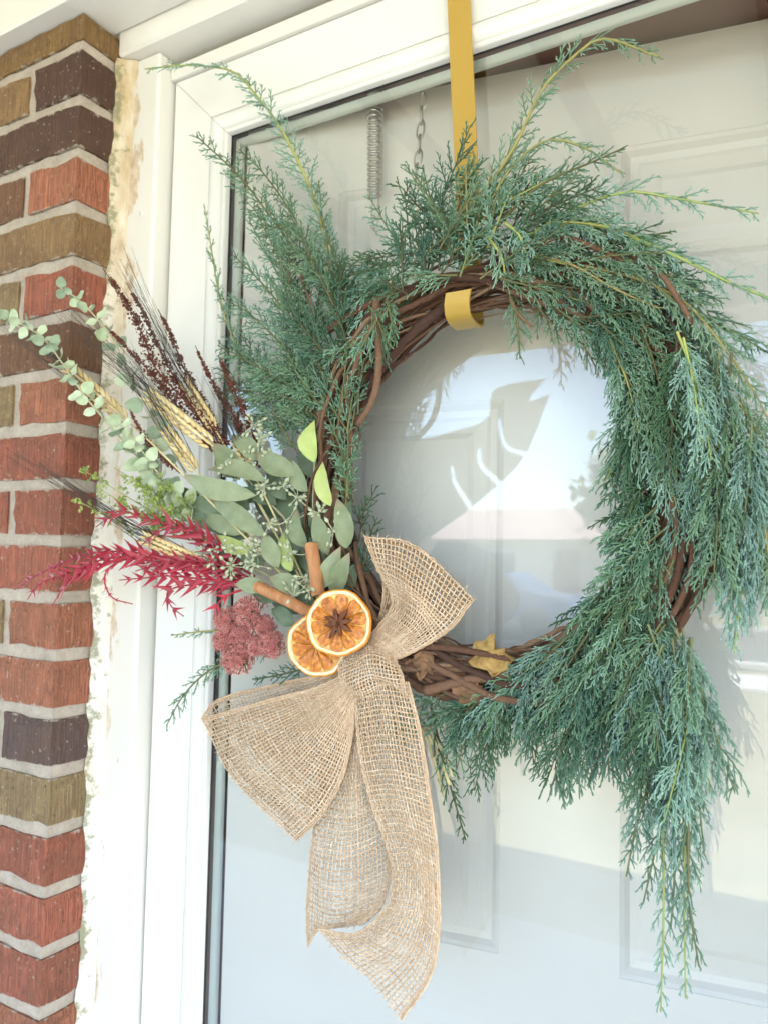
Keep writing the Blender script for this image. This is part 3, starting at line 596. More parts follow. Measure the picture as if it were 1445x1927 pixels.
dry_leaf(795, 1252, .095, .014, 5, 'dry_leaf_brown', 'curled brown dried leaf in the vines beside the burlap knot')
dry_leaf(885, 1297, .092, .015, 8, 'dry_leaf_brown', 'reddish brown dried leaf below the yellow dried leaf')

# ------------------------------------------------------------------ burlap bow, woven thread by thread
def net(rows):
    """control net of photo pixels + depth -> smooth surface sampler"""
    return np.array([[P(*q) for q in r] for r in rows])
def surface(ctrl, nu, nv):
    m, k, _ = ctrl.shape; A = np.stack([spl(ctrl[:, j], nu) for j in range(k)], 1); return np.stack([spl(A[i], nv) for i in range(nu)], 0)
def weave(b, ctrl, pitch=.0044, wr=.0006, rs=rng, rad=.00082, ruff=0.0):
    s_ = surface(ctrl, 40, 12); lu = np.linalg.norm(np.diff(s_, axis=0), axis=2).sum(0).mean(); lv = np.linalg.norm(np.diff(s_, axis=1), axis=2).sum(1).max()
    nu, nv = max(int(lu/pitch), 4), max(int(lv/pitch), 4); G = surface(ctrl, nu, nv)
    nn = nrm(np.cross(np.gradient(G, axis=0), np.gradient(G, axis=1)))
    u, v = np.meshgrid(np.linspace(0, 1, nu), np.linspace(0, 1, nv), indexing='ij')
    if ruff: G = G+nn*(ruff*np.sin(v*9+np.sin(u*5)*1.6)*(.4+.6*u))[..., None]
    lo = np.cumsum(rs.normal(0, .00008, (nu, nv)), 0); G = G+nrm(np.gradient(G, axis=1))*(lo-lo.mean(0))[..., None]*.7+nrm(np.gradient(G, axis=0))*rs.normal(0, .00025, (nu, 1))[..., None]+rs.normal(0, .00016, G.shape)
    i, j = np.meshgrid(np.arange(nu), np.arange(nv), indexing='ij'); ch = np.where((i+j) % 2 == 0, 1., -1.)[..., None]*wr
    A = (G+nn*ch).transpose(1, 0, 2); B_ = G-nn*ch
    ra = rs.uniform(.85, 1.12, (nv, 1))*rad; ra[0] *= 1.25; ra[-1] *= 1.25
    b.tubes(A, np.broadcast_to(ra, (nv, nu)), 4, a=np.clip(rs.uniform(.25, .75, (nv, 1))+rs.normal(0, .16, (nv, nu)), 0, 1))
    b.tubes(B_, np.broadcast_to(rs.uniform(.85, 1.15, (nu, 1))*rad, (nu, nv)), 4, a=np.clip(rs.uniform(.25, .8, (nu, 1))+rs.normal(0, .16, (nu, nv)), 0, 1))
    fi = rs.integers(0, nu, 260), rs.integers(0, nv, 260); f0 = G[fi]; fd = nrm(rs.normal(0, 1, (260, 3))+nn[fi]*np.where(rs.random((260, 1)) < .5, 1., -1.)); fl = rs.uniform(.002, .007, (260, 1)); fc = rs.normal(0, .0012, (260, 3))
    b.tubes(np.stack([f0, f0+fd*fl*.5+fc, f0+fd*fl], 1), np.array([[.00016, .00013, .00008]]), 3, a=.9)
    for ii in (nu-1,):
        f0 = G[ii]+rs.normal(0, .0004, G[ii].shape); fd = nrm(G[ii]-G[ii-2]+rs.normal(0, .003, G[ii].shape)); fl = rs.uniform(.001, .007, (nv, 1))
        b.tubes(np.stack([f0, f0+fd*fl*.6, f0+fd*fl+rs.normal(0, .001, f0.shape)], 1), np.array([[.0006, .0004, .0002]]), 3, a=.6)
    # selvedge: two extra threads along each long edge
    for jj, s2 in ((0, 1), (nv-1, -1)):
        jn = jj+s2; b.tubes((G[:, jj]*.55+G[:, jn]*.45)[None], rad*1.0, 4, a=.35)
bow = thing('burlap_bow', P(690, 1310, .08), 'large natural burlap bow with two long tails tied on the wreath', 'bow')
b = Bin()
weave(b, net([[(668, 1232, .09), (690, 1243, .1), (715, 1254, .095)], [(708, 1180, .10), (742, 1200, .115), (785, 1222, .10)], [(737, 1130, .10), (785, 1150, .125), (848, 1184, .10)],
              [(708, 1062, .105), (762, 1090, .125), (880, 1142, .09)], [(688, 1010, .11), (772, 1016, .10), (806, 1068, .095), (891, 1128, .08)][:1]+[(778, 1030, .11), (891, 1128, .08)]]), ruff=.0015)
weave(b, net([[(688, 1010, .11), (778, 1026, .11), (891, 1128, .08)], [(705, 1040, .085), (782, 1050, .085), (872, 1138, .06)], [(722, 1120, .075), (770, 1130, .07), (830, 1180, .055)], [(690, 1230, .075), (705, 1240, .07), (720, 1250, .07)]]), ruff=.001)
part('upper_loop', b, mt['burlap'], bow)
b = Bin()
weave(b, net([[(652, 1268, .10), (662, 1290, .105), (674, 1318, .095)], [(590, 1296, .105), (625, 1350, .125), (664, 1385, .10)], [(505, 1318, .105), (562, 1405, .13), (645, 1462, .10)], [(430, 1338, .10), (492, 1445, .125), (608, 1532, .095)], [(379, 1353, .09), (452, 1480, .105), (560, 1581, .085)]]), ruff=.002)
weave(b, net([[(379, 1353, .09), (452, 1480, .105), (560, 1581, .085)], [(412, 1316, .075), (480, 1430, .07), (590, 1540, .07)], [(520, 1288, .075), (560, 1380, .065), (630, 1450, .07)], [(640, 1262, .085), (655, 1280, .08), (672, 1310, .08)]]), ruff=.0015)
part('lower_loop', b, mt['burlap'], bow)
b = Bin(); weave(b, net([[(650, 1300, .085), (676, 1305, .09), (702, 1300, .085)], [(628, 1440, .075), (666, 1440, .085), (702, 1430, .075)], [(594, 1556, .07), (655, 1550, .085), (726, 1542, .07)], [(578, 1660, .065), (650, 1652, .085), (735, 1640, .07)],
              [(573, 1735, .06), (645, 1730, .075), (722, 1705, .075)], [(575, 1784, .06), (606, 1752, .07), (690, 1738, .08)]]), ruff=.003); part('tail', b, mt['burlap'], bow)
b = Bin(); weave(b, net([[(668, 1290, .10), (715, 1280, .115), (768, 1285, .10)], [(676, 1400, .10), (735, 1390, .115), (790, 1375, .10)], [(698, 1500, .095), (755, 1495, .115), (808, 1490, .095)], [(732, 1600, .09), (778, 1605, .105), (823, 1605, .09)],
              [(738, 1655, .095), (785, 1668, .105), (827, 1690, .09)], [(724, 1708, .10), (772, 1748, .105), (825, 1772, .09)], [(670, 1757, .105), (738, 1796, .11), (808, 1842, .09)], [(597, 1750, .11), (682, 1830, .11), (757, 1918, .09)]]), ruff=.0025); part('tail', b, mt['burlap'], bow)
b = Bin(); weave(b, net([[(640, 1242, .095), (690, 1205, .10), (742, 1230, .095)], [(642, 1262, .115), (690, 1238, .128), (752, 1255, .112)], [(645, 1290, .118), (692, 1275, .132), (760, 1282, .114)], [(655, 1315, .10), (700, 1305, .11), (768, 1305, .10)]]), ruff=.004, pitch=.0030)
part('knot', b, mt['burlap'], bow)

# ------------------------------------------------------------------ dried orange slices, star anise, cinnamon
def disc_frame(c, tilt, roll):
    n_ = nrm(np.array([.30+tilt, -.95, .05+roll])); u_ = nrm(np.cross((0, 0, 1.), n_)); return n_, u_, np.cross(n_, u_)
def orange(px, py, d, R_, tilt, roll, label, seed):
    r2 = np.random.default_rng(seed); c0 = P(px, py, d); n_, u_, v_ = disc_frame(c0, tilt, roll); t = thing('orange_slice', c0, label, 'orange slice', 'dried orange slices')
    an = np.linspace(0, 2*pi, 64, endpoint=False); wob = 1+.028*np.sin(3*an+seed)+.016*np.sin(7*an+2*seed)+.006*np.sin(19*an); warp = .0026*np.sin(2*an+seed)+.0010*np.sin(5*an)
    def ring(rf, h): return c0+(u_*np.cos(an)[:, None]+v_*np.sin(an)[:, None])*(R_*rf*wob)[:, None]+n_*(h+warp)[:, None]
    b = Bin(); b.grid(np.stack([ring(.945, .0028), ring(.975, .0030), ring(1.0, .0018), ring(1.005, -.001), ring(.98, -.0035), ring(.9, -.0036)]), wrap=True); part('rind', b, mt['orange_rind'], t)
    b = Bin(); jag = 1+.02*np.abs(np.sin(an*5.0+seed)); b.grid(np.stack([ring(.947, .0029), ring(.90, .0027), ring(.87, .0020), ring(.85*jag, .0001)]), wrap=True); b.grid(np.stack([ring(.93, -.0035), ring(.02, -.003)]), wrap=True); part('pith', b, mt['orange_pith'], t)
    b = Bin(); b.grid(np.stack([ring(.86, .0001), ring(.45, 0), ring(.02, -.0002)]), wrap=True); part('membrane', b, mt['orange_membrane'], t)
    k = 10; off = r2.uniform(0, 1)
    for i in range(k):
        a0, a1 = (i+off)*2*pi/k+.012, (i+1+off)*2*pi/k-.012; nr, na = 8, 9; G = np.zeros((nr, na, 3))
        for x in range(nr):
            rr = (.05+.80*(x/(nr-1))); inset = (.10*(a1-a0) if x == nr-1 else 0)+r2.uniform(0, .03)*(a1-a0)
            aa = np.linspace(a0+inset, a1-inset, na); s_ = np.sin(np.linspace(0, pi, na)); h = .0008+.0016*s_**.5*np.sin(pi*min(1, (x+.6)/(nr-.4)))+r2.normal(0, .00035, na)*(s_ > .01)
            edge_ = np.where(s_ < .05, .0002, h)
            G[x] = c0+(u_*np.cos(aa)[:, None]+v_*np.sin(aa)[:, None])*(R_*rr*(1-.05*(1-s_)[:, None]))+n_*(edge_ + .0004+np.interp(aa % (2*pi), an, warp, period=2*pi))[:, None]
        b = Bin(); b.grid(G); part('segment', b, mt['orange_pulp'], t)
    return c0, n_, u_, v_
orange(597, 1214, .118, .0305, .0, -.1, 'dried orange slice tucked behind the other slice', 4)
c0, n_, u_, v_ = orange(638, 1173, .131, .0312, .05, .05, 'front dried orange slice with star anise at its centre', 9)
t = thing('star_anise', c0+n_*.004, 'brown star anise glued to the middle of the orange slice', 'star anise')
for i in range(8):
    a = i*pi/4+.3+rng.uniform(-.12, .12); D = u_*cos(a)+v_*sin(a); S = np.cross(n_, D); ln = rng.uniform(.011, .0165); G = []
    for s_ in np.linspace(0, 1, 8):
        wv = .0031*sin(pi*min(1, s_*.95+.06))**.8*(1-s_*.35)+.0001; h = .0052*sin(pi*min(1, s_*.9+.08))**.7; q = c0+n_*.0042+D*(.0012+ln*s_)
        G.append([q-S*wv*.25-n_*.001, q-S*wv, q-S*wv*.75+n_*h*.7, q-S*wv*.22+n_*h, q+n_*h*.45, q+S*wv*.22+n_*h, q+S*wv*.75+n_*h*.7, q+S*wv, q+S*wv*.25-n_*.001])
    b = Bin(); b.grid(np.array(G)); part('carpel', b, mt['anise'], t)
def cinnamon(p0, p1, rad, label):
    A, B_ = P(*p0), P(*p1); T_ = nrm(B_-A); S = nrm(np.cross(T_, VIEW)); Q_ = np.cross(S, T_); n = 14; G = []
    for s_ in np.linspace(0, 1, n):
        row = []
        for q in np.linspace(0, 1, 34):
            a = -2.2+q*9.2; rr = rad*(1.02-.55*abs(q-.42)*1.4)
            rr = rad*(1 if .25 < q < .75 else 1-.55*(abs(q-.5)-.25)*2.6)
            row.append(A+(B_-A)*s_+(S*cos(a)+Q_*sin(a))*(rr*(1+.04*sin(s_*9+a)))+T_*(.0008*sin(a*3) if s_ in (0, 1) else 0))
        G.append(row)
    b = Bin(); b.grid(np.array(G)); single('cinnamon_stick', b, mt['cinnamon'], label, 'cinnamon stick', group='cinnamon sticks')
cinnamon((586, 1022, .122), (600, 1120, .115), .0066, 'upright cinnamon stick standing behind the orange slices')
cinnamon((484, 1103, .124), (600, 1160, .115), .0058, 'slanting cinnamon stick lying left of the orange slices')

# ------------------------------------------------------------------ leaves
def leaf(b, B_, T_, wdt, roll=0., curl=.12, fold=.22, kind='lance', rs=rng):
    B_, T_ = np.asarray(B_), np.asarray(T_); D = T_-B_; ln = np.linalg.norm(D); D = D/ln; S = nrm(np.cross(D, VIEW)); Nn = np.cross(S, D); S2 = S*cos(roll)+Nn*sin(roll); N2 = np.cross(S2, D)
    if N2 @ VIEW < 0: N2 = -N2
    n = 11; s = np.linspace(0, 1, n); wv = (np.sin(pi*s**.8)**.85 if kind == 'lance' else np.sin(pi*(s*.96+.02)**.75)**.6)*wdt/2; wv[0] = wdt*.03; wv[-1] = wdt*.01
    cu = curl*ln*(np.sin(pi*s)*.6-s*s*.8); bendS = rs.normal(0, .05)*ln*np.sin(pi*s)
    c_ = B_+D*(ln*s)[:, None]+N2*cu[:, None]+S2*bendS[:, None]; wave = .06*wdt*np.sin(s*9+rs.uniform(0, 6))
    G = np.stack([c_+S2*(wv*k)[:, None]+N2*(abs(k)*wv*fold+k*wave*(abs(k) > .9))[:, None] for k in (-1, -.55, 0, .55, 1)], 1)
    b.grid(G, a=np.repeat(s, 5))
PXM = .64/1459.4*1.12      # one photo pixel in metres at the arrangement
def euc_branch(label, stem, leaves, seeds, name='seeded_eucalyptus'):
    t = thing(name, P(*stem[0]), label, 'eucalyptus', 'seeded eucalyptus branches'); b = Bin(); b.tubes(spl(PL(stem), 24), np.linspace(.0016, .0008, 24), 6); stp = PL(stem); part('stem', b, mt['twig'], t)
    for (x0, y0, x1, y1, wpx, mat, dd) in leaves:
        b = Bin(); leaf(b, P(x0, y0, dd), P(x1, y1, dd+rng.uniform(-.004, .016)), wpx*PXM, rng.uniform(-.35, .35)); part('leaf', b, mt[mat], t)
    for _k in range(9):                                    # leaves further in, shade between the leaves put into a darker green
        q = stem[int(rng.integers(0, len(stem)))]; x0, y0 = q[0]+rng.uniform(-45, 35), q[1]+rng.uniform(-25, 45); a = radians(rng.uniform(95, 185)); l = rng.uniform(60, 95); dd = rng.uniform(.045, .075)
        b = Bin(); leaf(b, P(x0, y0, dd), P(x0+cos(a)*l, y0-sin(a)*l, dd+rng.uniform(-.01, .01)), rng.uniform(32, 46)*PXM, rng.uniform(-.7, .7)); part('leaf', b, mt['euc_dark'], t)
    for (x, y, dd) in seeds:
        b = Bin(); c0 = P(x, y, dd); root = stp[np.argmin(((stp-c0)**2).sum(1))]; root = c0+(root-c0)*min(1, .022/np.linalg.norm(root-c0)); b.tubes(spl([root, (root+c0)/2+rng.normal(0, .002, 3), c0], 8), .0007, 5)
        part_b = Bin()
        for k in range(int(rng.integers(10, 16))):
            q = c0+rng.normal(0, .0052, 3)*np.array([1, .8, 1]); b.tubes(np.stack([c0+(q-c0)*.1, q]), .0005, 4); D = nrm(q-c0+rng.normal(0, .001, 3)); rr = rng.uniform(.0015, .0021)
            s = np.linspace(0, 1, 6); b.tubes(q+D*((s-.3)*rr*3.1)[:, None], rr*np.array([.25, .8, 1.0, .9, .55, .12]), 7, a=.8)
        part('seed_cluster', b, mt['seed'], t)
E1, E2, E3 = 'euc_leaf', 'euc_dark', 'euc_lime'
euc_branch('seeded eucalyptus branch with the broad pale leaves under the wheat', [(600, 1060, .07), (540, 980, .08), (480, 920, .085), (420, 860, .09)],
    [(482, 932, 334, 892, 46, E1, .115), (500, 905, 384, 878, 40, E1, .108), (505, 1010, 380, 936, 44, E1, .112), (452, 902, 398, 832, 48, E1, .10), (492, 868, 434, 816, 40, E1, .095), (560, 892, 478, 850, 46, E1, .10), (578, 925, 520, 862, 44, E1, .095),
     (425, 1000, 338, 945, 44, E2, .085), (400, 965, 325, 915, 40, E2, .08), (470, 1000, 372, 968, 40, E1, .098), (520, 950, 470, 890, 40, E2, .08), (440, 960, 352, 935, 40, E2, .088), (540, 940, 500, 880, 40, E2, .08), (470, 960, 420, 915, 44, E2, .082), (600, 900, 560, 850, 40, E2, .075)],
    [(478, 800, .105), (492, 826, .105), (463, 893, .11), (498, 915, .11), (430, 880, .112), (505, 860, .1), (344, 990, .105), (470, 860, .1)])
euc_branch('seeded eucalyptus branch with upright leaves behind the cinnamon stick', [(610, 1130, .07), (600, 1040, .08), (590, 960, .085), (592, 870, .09)],
    [(592, 870, 590, 790, 40, E3, .10), (622, 952, 604, 868, 34, E3, .10), (652, 1032, 632, 938, 42, E1, .09), (618, 1045, 588, 960, 38, E1, .10), (575, 1030, 555, 960, 40, E1, .10), (600, 1108, 640, 1030, 38, E1, .108), (628, 1120, 656, 1042, 38, E1, .095),
     (560, 1040, 540, 970, 38, E2, .085), (640, 1000, 660, 940, 36, E2, .075), (590, 1000, 610, 930, 40, E2, .08), (650, 1120, 670, 1060, 36, E2, .07), (615, 1060, 580, 1010, 40, E2, .08)],
    [(533, 915, .108), (508, 985, .11), (560, 935, .1), (628, 1000, .1), (543, 1040, .112), (578, 1085, .115), (583, 1112, .118), (600, 965, .1), (540, 985, .1)])
euc_branch('seeded eucalyptus branch with low leaves around the slanting cinnamon stick', [(600, 1150, .07), (550, 1110, .08), (480, 1070, .085), (400, 1045, .095)],
    [(510, 1106, 438, 1102, 34, E1, .112), (565, 1120, 505, 1085, 42, E1, .10), (556, 1176, 508, 1146, 36, E2, .09), (525, 1068, 495, 1000, 38, E1, .108), (548, 1075, 528, 1002, 38, E3, .10), (478, 1035, 398, 1008, 36, E3, .10), (520, 1130, 470, 1105, 40, E2, .085), (500, 1060, 430, 1040, 36, E2, .085), (560, 1070, 510, 1040, 40, E2, .08), (580, 1140, 540, 1100, 40, E2, .085), (470, 1010, 400, 985, 38, E2, .085)],
    [(379, 1040, .112), (399, 1057, .115), (433, 1066, .115), (468, 1036, .115), (478, 1062, .115), (553, 1122, .115), (440, 1035, .112), (415, 1030, .11), (500, 1040, .11)])
def round_euc(label, stem, size, mat, step, alt=None):
    t = thing('silver_dollar_eucalyptus', P(*stem[-1]), label, 'eucalyptus', 'round-leaved eucalyptus stems'); s = spl(PL(stem), 60); b = Bin(); b.tubes(s, np.linspace(.0007, .0014, 60), 6); part('stem', b, mt['twig'], t)
    ln = np.linalg.norm(np.diff(s, axis=0), axis=1).sum(); k = max(3, int(ln/step))
    for i in range(k):
        j = int((i+.3)/k*58); T_ = nrm(s[min(j+1, 59)]-s[j]); S = nrm(np.cross(T_, VIEW)); Q_ = np.cross(S, T_); a = i*1.57+rng.uniform(-.5, .5)
        for sg in (-1, 1):
            D = nrm((S*cos(a)+Q_*sin(a)*.7)*sg-T_*rng.uniform(.1, .5)); l = size*rng.uniform(.8, 1.15)*(.7+.5*i/k); b = Bin()
            leaf(b, s[j]+D*.0008, s[j]+D*l, l*rng.uniform(.62, .9), rng.uniform(-1.0, 1.0), -.18, .32, 'round'); part('leaf', b, mt[alt if alt and rng.random() < .4 else mat], t)
round_euc('pale round-leaved eucalyptus stem reaching furthest left over the bricks', [(4, 596, .14), (45, 612, .14), (85, 640, .138), (122, 690, .132), (162, 748, .125), (205, 798, .118), (250, 850, .11), (310, 910, .10), (390, 990, .08)], .0185, 'euc_round', .0125, 'euc_round_dark')
round_euc('short round-leaved eucalyptus stem beside the dark seed spikes', [(112, 540, .135), (150, 565, .132), (183, 600, .128), (218, 648, .12), (250, 720, .11), (290, 790, .10), (350, 890, .08)], .0185, 'euc_round_dark', .017, 'euc_round')
round_euc('pale round-leaved eucalyptus tip above the lime green sprigs', [(230, 800, .12), (262, 840, .118), (290, 880, .112), (330, 930, .10), (400, 1000, .08)], .0200, 'euc_round', .0115)

# ------------------------------------------------------------------ wheat with long dark awns
def wheat(tip, bs, awn, label, nk=9, wk=.0052, spread=.10, na=None, stalk=None, tone=.5):
    A, B_ = P(*bs), P(*tip); t = thing('wheat_ear', A, label, 'wheat', 'bearded wheat ears'); D = B_-A; ln = np.linalg.norm(D); D = D/ln; S = nrm(np.cross(D, VIEW)); Q_ = np.cross(S, D); W_ = P(*awn); b = Bin(); aw = Bin()
    for i in range(nk*2+nk):
        row = i//3; col = (i % 3)-1; q = A+D*(ln*(row+.15)/nk)+S*(col*wk*.62)+Q_*(-.0016 if col else .0016)*(-1)
        dr = nrm(D+S*col*.34+(-Q_ if col == 0 else Q_)*-.16*(1)); L_ = ln/nk*1.75; s = np.linspace(0, 1, 6); tap = .55+.45*sin(pi*min(1, (row+1.2)/(nk+.6)))
        b.tubes(q+dr*(s*L_)[:, None], wk*.50*tap*np.array([.35, .85, 1., .8, .45, .06]), 6, a=np.clip(tone+rng.uniform(-.3, .3)+.25*s, 0, 1)[None])
        for kk in range(1):
            st = q+dr*L_*.85; en = W_+(S*rng.normal(0, spread)+Q_*rng.normal(0, spread*.7))*np.linalg.norm(W_-B_)*.55-D*rng.uniform(0, .35)*np.linalg.norm(W_-B_)
            md = st*.5+en*.5+S*rng.normal(0, .002)+D*.004; aw.tubes(spl([st, md, en], 10), np.linspace(.00034, .00012, 10), 3)
    part('ear', b, mt['wheat'], t); part('awns', aw, mt['awn'], t); b = Bin(); e = P(*(stalk or (600, 1150, .07))); b.tubes(spl([A+D*.002, A-D*.03+(e-A)*.12, e], 14), .0011, 6); part('stalk', b, mt['straw'], t)
wheat((279, 742, .118), (400, 838, .108), (85, 560, .15), 'fattest pale wheat ear in the middle of the arrangement', 11, .0066, .10, tone=.65)
wheat((347, 716, .112), (405, 808, .105), (215, 470, .145), 'golden wheat ear crossing the dark seed spikes', 9, .0050, .12, tone=.35)
wheat((312, 808, .12), (370, 886, .112), (225, 640, .14), 'golden wheat ear just above the broad eucalyptus leaves', 8, .0052, .12, tone=.4)
wheat((125, 690, .12), (240, 792, .112), (-10, 590, .14), 'pale wheat ear behind the longest round-leaved eucalyptus stem', 11, .0056, .08, tone=.55)
wheat((445, 830, .10), (474, 885, .098), (390, 690, .115), 'small wheat ear next to the cedar', 6, .0044, .12, tone=.4)
wheat((270, 1012, .12), (376, 1058, .112), (-15, 838, .15), 'low wheat ear lying among the crimson leaves', 10, .0054, .06, tone=.5)

# ------------------------------------------------------------------ dark brown dock seed spikes
def dock(pts, rad0, label, dens=1.0):
    s = spl(PL(pts), 80); t = thing('dock_spike', s[-1], label, 'seed spike', 'dark brown dock seed spikes'); b = Bin(); b.tubes(s, np.linspace(.0005, .0012, 80), 5); part('stem', b, mt['dock'], t)
    ln = np.linalg.norm(np.diff(s, axis=0), axis=1).sum(); n = int(ln/.00021*dens); b = Bin()
    tt = rng.uniform(.05, .97, n); clump = .5+.5*np.sin(tt*ln*260+rng.uniform(0, 6)); keep = rng.random(n) < (.25+.75*clump); tt = tt[keep]; n = len(tt); f = tt*79; i0 = f.astype(int)
    base_ = s[i0]+(s[np.minimum(i0+1, 79)]-s[i0])*(f-i0)[:, None]; env = rad0*np.minimum(1, tt*1.6+.22)*np.minimum(1, (1-tt)*5+.3)
    D = nrm(rng.normal(0, 1, (n, 3))); q = base_+D*(env*rng.uniform(.2, 1, n)**.6)[:, None]; sz = rng.uniform(.0011, .0021, n)
    T_ = np.array([[0, 0, 1], [.94, 0, -.33], [-.47, .82, -.33], [-.47, -.82, -.33]]); R_ = nrm(rng.normal(0, 1, (n, 3))); R2 = nrm(np.cross(R_, rng.normal(0, 1, (n, 3)))); R3 = np.cross(R_, R2)
    V = q[:, None]+sz[:, None, None]*(T_[None, :, :1]*R_[:, None]+T_[None, :, 1:2]*R2[:, None]+T_[None, :, 2:]*R3[:, None]); I = np.arange(n)[:, None]*4
    b.add(V, None, np.concatenate([I+np.array(k) for k in ((0, 1, 2), (0, 2, 3), (0, 3, 1), (1, 3, 2))])); part('seeds', b, mt['dock'], t, smooth=False, kind='stuff')
dock([(194, 505, .135), (232, 560, .13), (265, 620, .125), (292, 690, .12), (345, 750, .115), (396, 800, .105), (450, 880, .09)], .0095, 'tallest dark brown dock spike against the white trim', 1.3)
dock([(238, 530, .125), (275, 600, .122), (312, 680, .115), (365, 770, .105), (430, 870, .09)], .0055, 'thin dark dock spike just right of the tallest one', .8)
dock([(298, 582, .12), (322, 630, .118), (345, 690, .112), (372, 740, .105), (430, 850, .09)], .0060, 'dark dock spike rising in front of the white door stile')
dock([(198, 612, .13), (240, 655, .125), (279, 696, .12), (330, 760, .11), (400, 850, .09)], .0058, 'dark dock spike crossing the brick edge low down')
dock([(244, 770, .12), (262, 805, .118), (290, 845, .11), (340, 890, .10)], .0045, 'shortest dark dock spike over the round pale leaves', .8)
dock([(368, 650, .10), (388, 695, .10), (412, 740, .098), (450, 800, .09), (490, 880, .08)], .0050, 'dark dock spike at the edge of the cedar, lower one')
dock([(411, 668, .095), (432, 715, .095), (462, 780, .09), (490, 850, .085)], .0065, 'dark dock spike half hidden in the cedar')

# ------------------------------------------------------------------ lime green filler sprigs
def lime(tip, label):
    A = P(390, 1020, .08); B_ = P(*tip); s = spl([A, (A+B_)/2+rng.normal(0, .004, 3), B_], 30); t = thing('lime_sprig', A, label, 'green sprig', 'fine lime green sprigs'); b = Bin(); b.tubes(s, np.linspace(.0009, .0004, 30), 4); lf = Bin()
    for k in range(34):
        j = int(rng.uniform(8, 29)); D = nrm(nrm(B_-A)*.7+rng.normal(0, .7, 3)); l = rng.uniform(.006, .017)*(1.2-j/40); e = s[j]+D*l; b.tubes(np.stack([s[j], e]), .0003, 3)
        for m_ in range(4):
            q = s[j]+D*l*rng.uniform(.4, 1.05); D2 = nrm(D+rng.normal(0, .8, 3)); leaf(lf, q, q+D2*rng.uniform(.0028, .0046), rng.uniform(.0018, .0032), rng.uniform(-1, 1), .1, .2, 'round')
    part('stem', b, mt['lime'], t); part('leaves', lf, mt['lime'], t, kind='stuff')
for tip, lb in (((150, 880, .125), 'lime green sprig reaching highest over the bricks'), ((180, 915, .125), 'lime green sprig between the bricks and the red leaves'), ((215, 880, .12), 'lime green sprig below the round pale leaves'), ((250, 905, .12), 'lime green sprig in front of the white trim'), ((140, 940, .125), 'lime green sprig reaching furthest left'), ((290, 900, .115), 'lime green sprig next to the dark eucalyptus leaves'), ((215, 950, .125), 'lowest lime green sprig just above the red leaves'), ((270, 935, .118), 'innermost lime green sprig near the wheat awns')): lime(tip, lb)

# ------------------------------------------------------------------ crimson spiny leaves
def crimson(pts, label, lob=.0165, step=.0120, bright=.3):
    s = spl(PL(pts), 70); t = thing('crimson_frond', s[0], label, 'red foliage', 'crimson spiny fronds'); b = Bin(); b.tubes(s, np.linspace(.0016, .0006, 70), 5, a=bright); ln = np.linalg.norm(np.diff(s, axis=0), axis=1).sum(); k = int(ln/step); nf = nrm(VIEW+rng.normal(0, .25, 3))
    for i in range(2, k):
        j = min(int(i/k*69), 68); T_ = nrm(s[j+1]-s[j]); S = nrm(np.cross(T_, nf)); Q_ = np.cross(S, T_)
        for sg in (-1, 1):
            a = radians(rng.uniform(32, 58)); ro = rng.normal(0, .25); D = T_*cos(a)+(S*cos(ro)+Q_*sin(ro))*sg*sin(a); l = lob*rng.uniform(.7, 1.25)*(.55+.6*sin(pi*min(1, i/k*.9+.12))); w_ = l*.115; W_ = nrm(np.cross(D, Q_)); u = np.linspace(0, 1, 5); c_ = s[j]+D*(l*u)[:, None]+T_*(l*.22*u*u)[:, None]+Q_*rng.normal(0, .05)*l
            wv = w_*np.array([2.0, 1.15, .72, .36, .02]); b.grid(np.stack([c_-W_*wv[:, None], c_+Q_*(wv*.5)[:, None], c_+W_*wv[:, None]], 1), a=np.repeat(np.clip(bright+u*.4, 0, 1), 3))
            if l > lob*.8 and rng.random() < .5:
                q = c_[2]; D2 = nrm(D+T_*.2+S*sg*.6); e = q+D2*l*.42; b.add([q-D*w_*.8, q+D*w_*.8, e], None, [(0, 1, 2)], a=bright+.2)
    part('leaflets', b, mt['crimson'], t)
for pts, lb in (([(480, 1085, .09), (390, 1032, .11), (330, 992, .12), (270, 975, .125), (224, 962, .13), (180, 992, .135)], 'crimson frond arching highest above the others'),
    ([(490, 1100, .09), (400, 1072, .11), (300, 1046, .122), (200, 1038, .13), (130, 1055, .135), (70, 1082, .14), (27, 1110, .14)], 'longest crimson frond, its tip furthest left on the bricks'),
    ([(400, 1075, .105), (300, 1050, .122), (200, 1052, .132), (130, 1078, .138), (75, 1098, .14), (52, 1128, .14)], 'crimson frond drooping just inside the longest one'),
    ([(400, 1080, .105), (250, 1052, .125), (170, 1070, .132), (130, 1092, .135), (98, 1140, .138)], 'crimson frond hanging down over the brick corner'),
    ([(480, 1100, .09), (400, 1092, .108), (320, 1084, .115), (270, 1088, .12), (224, 1092, .12)], 'straight crimson frond in front of the white trim'),
    ([(470, 1105, .09), (370, 1100, .11), (318, 1112, .118), (322, 1140, .12), (346, 1160, .12)], 'crimson frond bending down beside the pink flowers'),
    ([(470, 1070, .09), (400, 1020, .115), (350, 992, .12), (300, 1000, .122), (262, 1030, .125)], 'crimson frond below the wheat awns'),
    ([(480, 1095, .095), (430, 1068, .112), (370, 1055, .12), (300, 1062, .125), (255, 1075, .125)], 'bushy crimson frond at the middle of the red cluster')): crimson(pts, lb, bright=rng.uniform(.15, .45))
crimson([(300, 1050, .12), (240, 1052, .125), (205, 1070, .128), (197, 1095, .13), (212, 1125, .13), (250, 1137, .13)], 'bare curling crimson tendril over the white trim', lob=.005, step=.009, bright=.5)
crimson([(470, 1105, .10), (430, 1120, .115), (408, 1140, .12), (402, 1165, .12)], 'bright red frond tip just above the pink flowers', lob=.013, bright=.85)

